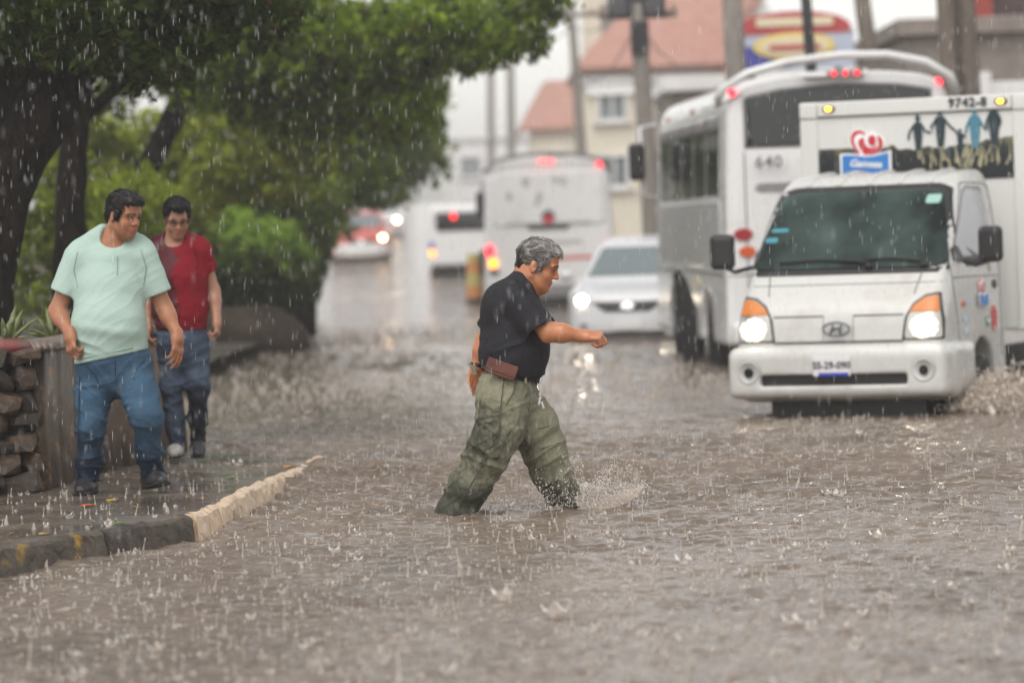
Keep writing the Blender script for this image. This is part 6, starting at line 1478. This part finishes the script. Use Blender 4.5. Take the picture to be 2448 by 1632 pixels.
for j in range(12): _cv[36 + j] = _cv[36 + j] * (1.12, 1.12, 1) + ((0, 0, .012) if j % 3 == 0 else (0, 0, -.003)); _cv[24 + j, 2] += (.003 if j % 3 == 0 else 0)
crown = (_cv, _cf); dome = prof_mesh([(.014, -.002), (.0125, .004), (.008, .0085), (.0003, .010)], 9); drop = octa(.0032, .0045)
def rain_splashes():
    rg = np.random.default_rng(8); n = 16000; y = 10.6 + (34 - 10.6) * rg.random(n) ** .95; x = rg.uniform(-1, 1, n) * (.165 * y + .4); kx = kerb_x(y); on = (x < kx - .05) & (y < 31)
    pz = pave_z(x, y); wz = waves(x, y) + bow(x, y); zz = np.where(on, np.maximum(pz, wz), wz)
    keep = ~((x > kx - .18) & (x < kx + .02) & (y < 26)) & ~(on & (rg.random(n) < .5)) & ~((np.abs((x - 2.5) * .927 - (y - 28.7) * .375) < 1.0) & ((x - 2.5) * .375 + (y - 28.7) * .927 > -.1))
    x, y, zz = x[keep], y[keep], zz[keep]; n = len(x); pick = rg.choice(5, n, p=(.33, .26, .10, .08, .23)); s = np.exp(rg.normal(-.52, .38, n)); sc = np.stack([s, s, s * np.where(pick < 2, rg.uniform(.5, 1.5, n), 1)], 1); pos = np.stack([x, y, zz], 1); pos[pick == 4, 2] += rg.uniform(.01, .06, (pick == 4).sum())
    scatter('rain_splashes', [jet, stub, crown, dome, drop], pos, sc, rg.uniform(0, 6.3, n), pick, 'splash_water', 'little jets and crowns of water where raindrops strike', lean=rg.normal(0, .12, (n, 2)))
rain_splashes()
def far_splashes():
    rg = np.random.default_rng(18); n = 9000; y = 33 + 30 * rg.random(n) ** 1.2; x = rg.uniform(-1, 1, n) * (.15 * y); tiny = prof_mesh([(.012, -.004), (.008, .008), (.006, .02), (.001, .026)], 4)
    ok = ~((np.abs((x - 2.5) * .927 - (y - 28.7) * .375) < 1.3) & (y < 35)) & ~((x > 2.0) & (y > 37)) & ~((np.abs(x - 1.6) < 1.1) & (y > 48)) & (x > -3.3); x, y = x[ok], y[ok]; n = len(x)
    s = np.exp(rg.normal(.1, .4, n)); scatter('rain_splashes', [tiny], np.stack([x, y, waves(x, y)], 1), np.stack([s, s, s * rg.uniform(.5, 1.4, n)], 1), rg.uniform(0, 6, n), np.zeros(n, int), 'splash_water', 'small rain splashes over the farther water')
far_splashes()
def rain():
    rg = np.random.default_rng(9); n = 12000; y = 13 + 32 * rg.random(n); x = rg.uniform(-1, 1, n) * (.16 * y + .5); zz = rg.uniform(.05, 1, n) * (.13 * y + 1.6)
    ln = rg.uniform(.010, .028, n); w = rg.uniform(.7, 1.25, n); v, f = octa(.00075, 1.0)
    scatter('rain', [(v, f)], np.stack([x, y, zz], 1), np.stack([w, w, ln], 1), rg.uniform(0, 6, n), np.zeros(n, int), 'rain_water', 'falling raindrops', lean=np.tile(np.array([.03, 0]), (n, 1)) + rg.normal(0, .02, (n, 2)))
rain()
def spray(name, label, n, fn, m, size=(.0022, .006), seed=1):
    rg = np.random.default_rng(seed); pos = fn(rg, n); n = len(pos); s = rg.uniform(size[0], size[1], n) / .0032 * np.exp(rg.normal(-.2, .4, n)); sc = np.stack([s, s, s * rg.uniform(.7, 1.6, n)], 1)
    return scatter(name, [drop], pos, sc, rg.uniform(0, 6, n), np.zeros(n, int), m, label, lean=rg.normal(0, .4, (n, 2)))
def foot(rg, n):
    a = rg.random(n); t = rg.random(n); d = .04 + .52 * a ** 1.2 * (.4 + .6 * t); el = rg.uniform(.15, 1.25, n) * (1 - .25 * a); x = .30 + d * np.cos(el) * .95; zz = .03 + d * np.sin(el) * .80; y = 20.15 + rg.normal(0, .09, n)
    wd = rg.random(n) < .34; t2 = rg.random(n); x = np.where(wd, .33 + .36 * t2, x); zz = np.where(wd, .01 + .14 * t2 * rg.random(n) ** .6 + .02 * rg.random(n), zz); y = np.where(wd, 20.1 + rg.normal(0, .04, n), y)
    b = rg.random(n) < .25; x = np.where(b, rg.uniform(.10, .36, n), x); zz = np.where(b, .04 + .30 * rg.random(n) ** 1.4, zz); y = np.where(b, 20.10 - .02 + rg.normal(0, .03, n), y)
    e = rg.random(n) < .16; x = np.where(e, rg.uniform(-.3, .2, n), x); zz = np.where(e, .01 + .16 * rg.random(n) ** 2, zz); y = np.where(e, 20.2 + rg.normal(0, .15, n), y)
    return np.stack([x, y, zz], 1)
spray('foot_splash', 'spray of muddy drops kicked up by the striding man', 7500, foot, 'foot_spray', (.0010, .0028), 4)
def sheet_splash():
    S = Sdf(); rg = random.Random(6)
    for i in range(9):
        a = .12 + .09 * i; L = .20 + .12 * rg.random(); y = 20.08 + .02 * i + rg.uniform(-.02, .02); x0 = .33 + .01 * i
        S.chain([((x0, y, -.01), .03), ((x0 + L * .5, y, L * .5 * math.tan(a * .55)), .014), ((x0 + L, y + rg.uniform(-.03, .03), L * math.tan(a * .6)), .003)], .02, flat=((0, 1, 0), .5))
    for cx, cy, rr, n_ in ((.27, 20.2, .125, 16), (-.385, 19.96, .13, 14)):
        for i in range(n_):
            a = 6.283 * i / n_ + rg.uniform(-.15, .15); h_ = rg.uniform(.012, .05) * (1.3 if math.cos(a) > .2 else .8); q = (cx + rr * math.cos(a), cy + rr * .75 * math.sin(a)); S.chain([((q[0], q[1], -.015), .022), ((q[0] + .02 * math.cos(a), q[1] + .02 * math.sin(a), h_), .005)], .022)
    S.cap((.36, 20.12, -.02), (.66, 20.12, -.02), .035, .02, .03, flat=((0, 1, 0), .5))
    S.cap((-.44, 19.95, -.01), (-.25, 19.96, .0), .03, .02, .02); S.ell((-.37, 19.9, .01), (.025, .02, .05), .02); S.cap((-.55, 19.98, -.02), (-.42, 19.95, .0), .03, .03, .03)
    me = S.mesh('bow_splash', .008); displace(me, lambda v: .010 * fbm(v * 38, 3, 5) + .006 * vnoise(v * 95, 3)); m = mat('muddy_sheet', (.60, .50, .41), .25, trans=.25, ior=1.2); tag(obj('foot_wave', me, M['muddy_sheet']), 'sheet of brown water thrown forward by the leading foot', kind='stuff')
sheet_splash()
def wheel_spray(rg, n):
    u = rg.random(n); ang = rg.uniform(.1, 1.25, n); d = .62 * u ** .7; lx = .95 + rg.normal(0, .13, n) + .1 * d; ly = 1.0 + d * np.cos(ang) * np.where(rg.random(n) < .55, -1.25, .9); lz = .16 + d * np.sin(ang) * .62 * rg.uniform(.4, 1, n)
    a = R(-22); return np.stack([2.5 + lx * math.cos(a) - ly * math.sin(a), 28.7 + lx * math.sin(a) + ly * math.cos(a), BED + lz + .04], 1)
spray('wheel_spray', 'brown spray thrown up by the truck front wheel', 12000, wheel_spray, 'muddy_spray', (.003, .009), 5)
# rain haze: one even volume round the whole street
m = bpy.data.materials.new('haze'); m.use_nodes = True; t = m.node_tree; t.nodes.remove(t.nodes['Principled BSDF'])
pv = t.nodes.new('ShaderNodeVolumePrincipled'); pv.inputs['Color'].default_value = (.97, .965, .97, 1); pv.inputs['Density'].default_value = .0012; pv.inputs['Anisotropy'].default_value = .15
t.links.new(pv.outputs[0], t.nodes['Material Output'].inputs['Volume'])
hz = MB().box((0, 110, 5.2), (150, 250, 13.6)).build('haze', m); tag(hz, kind='stuff', label='grey rain haze filling the street'); hz.display_type = 'WIRE'
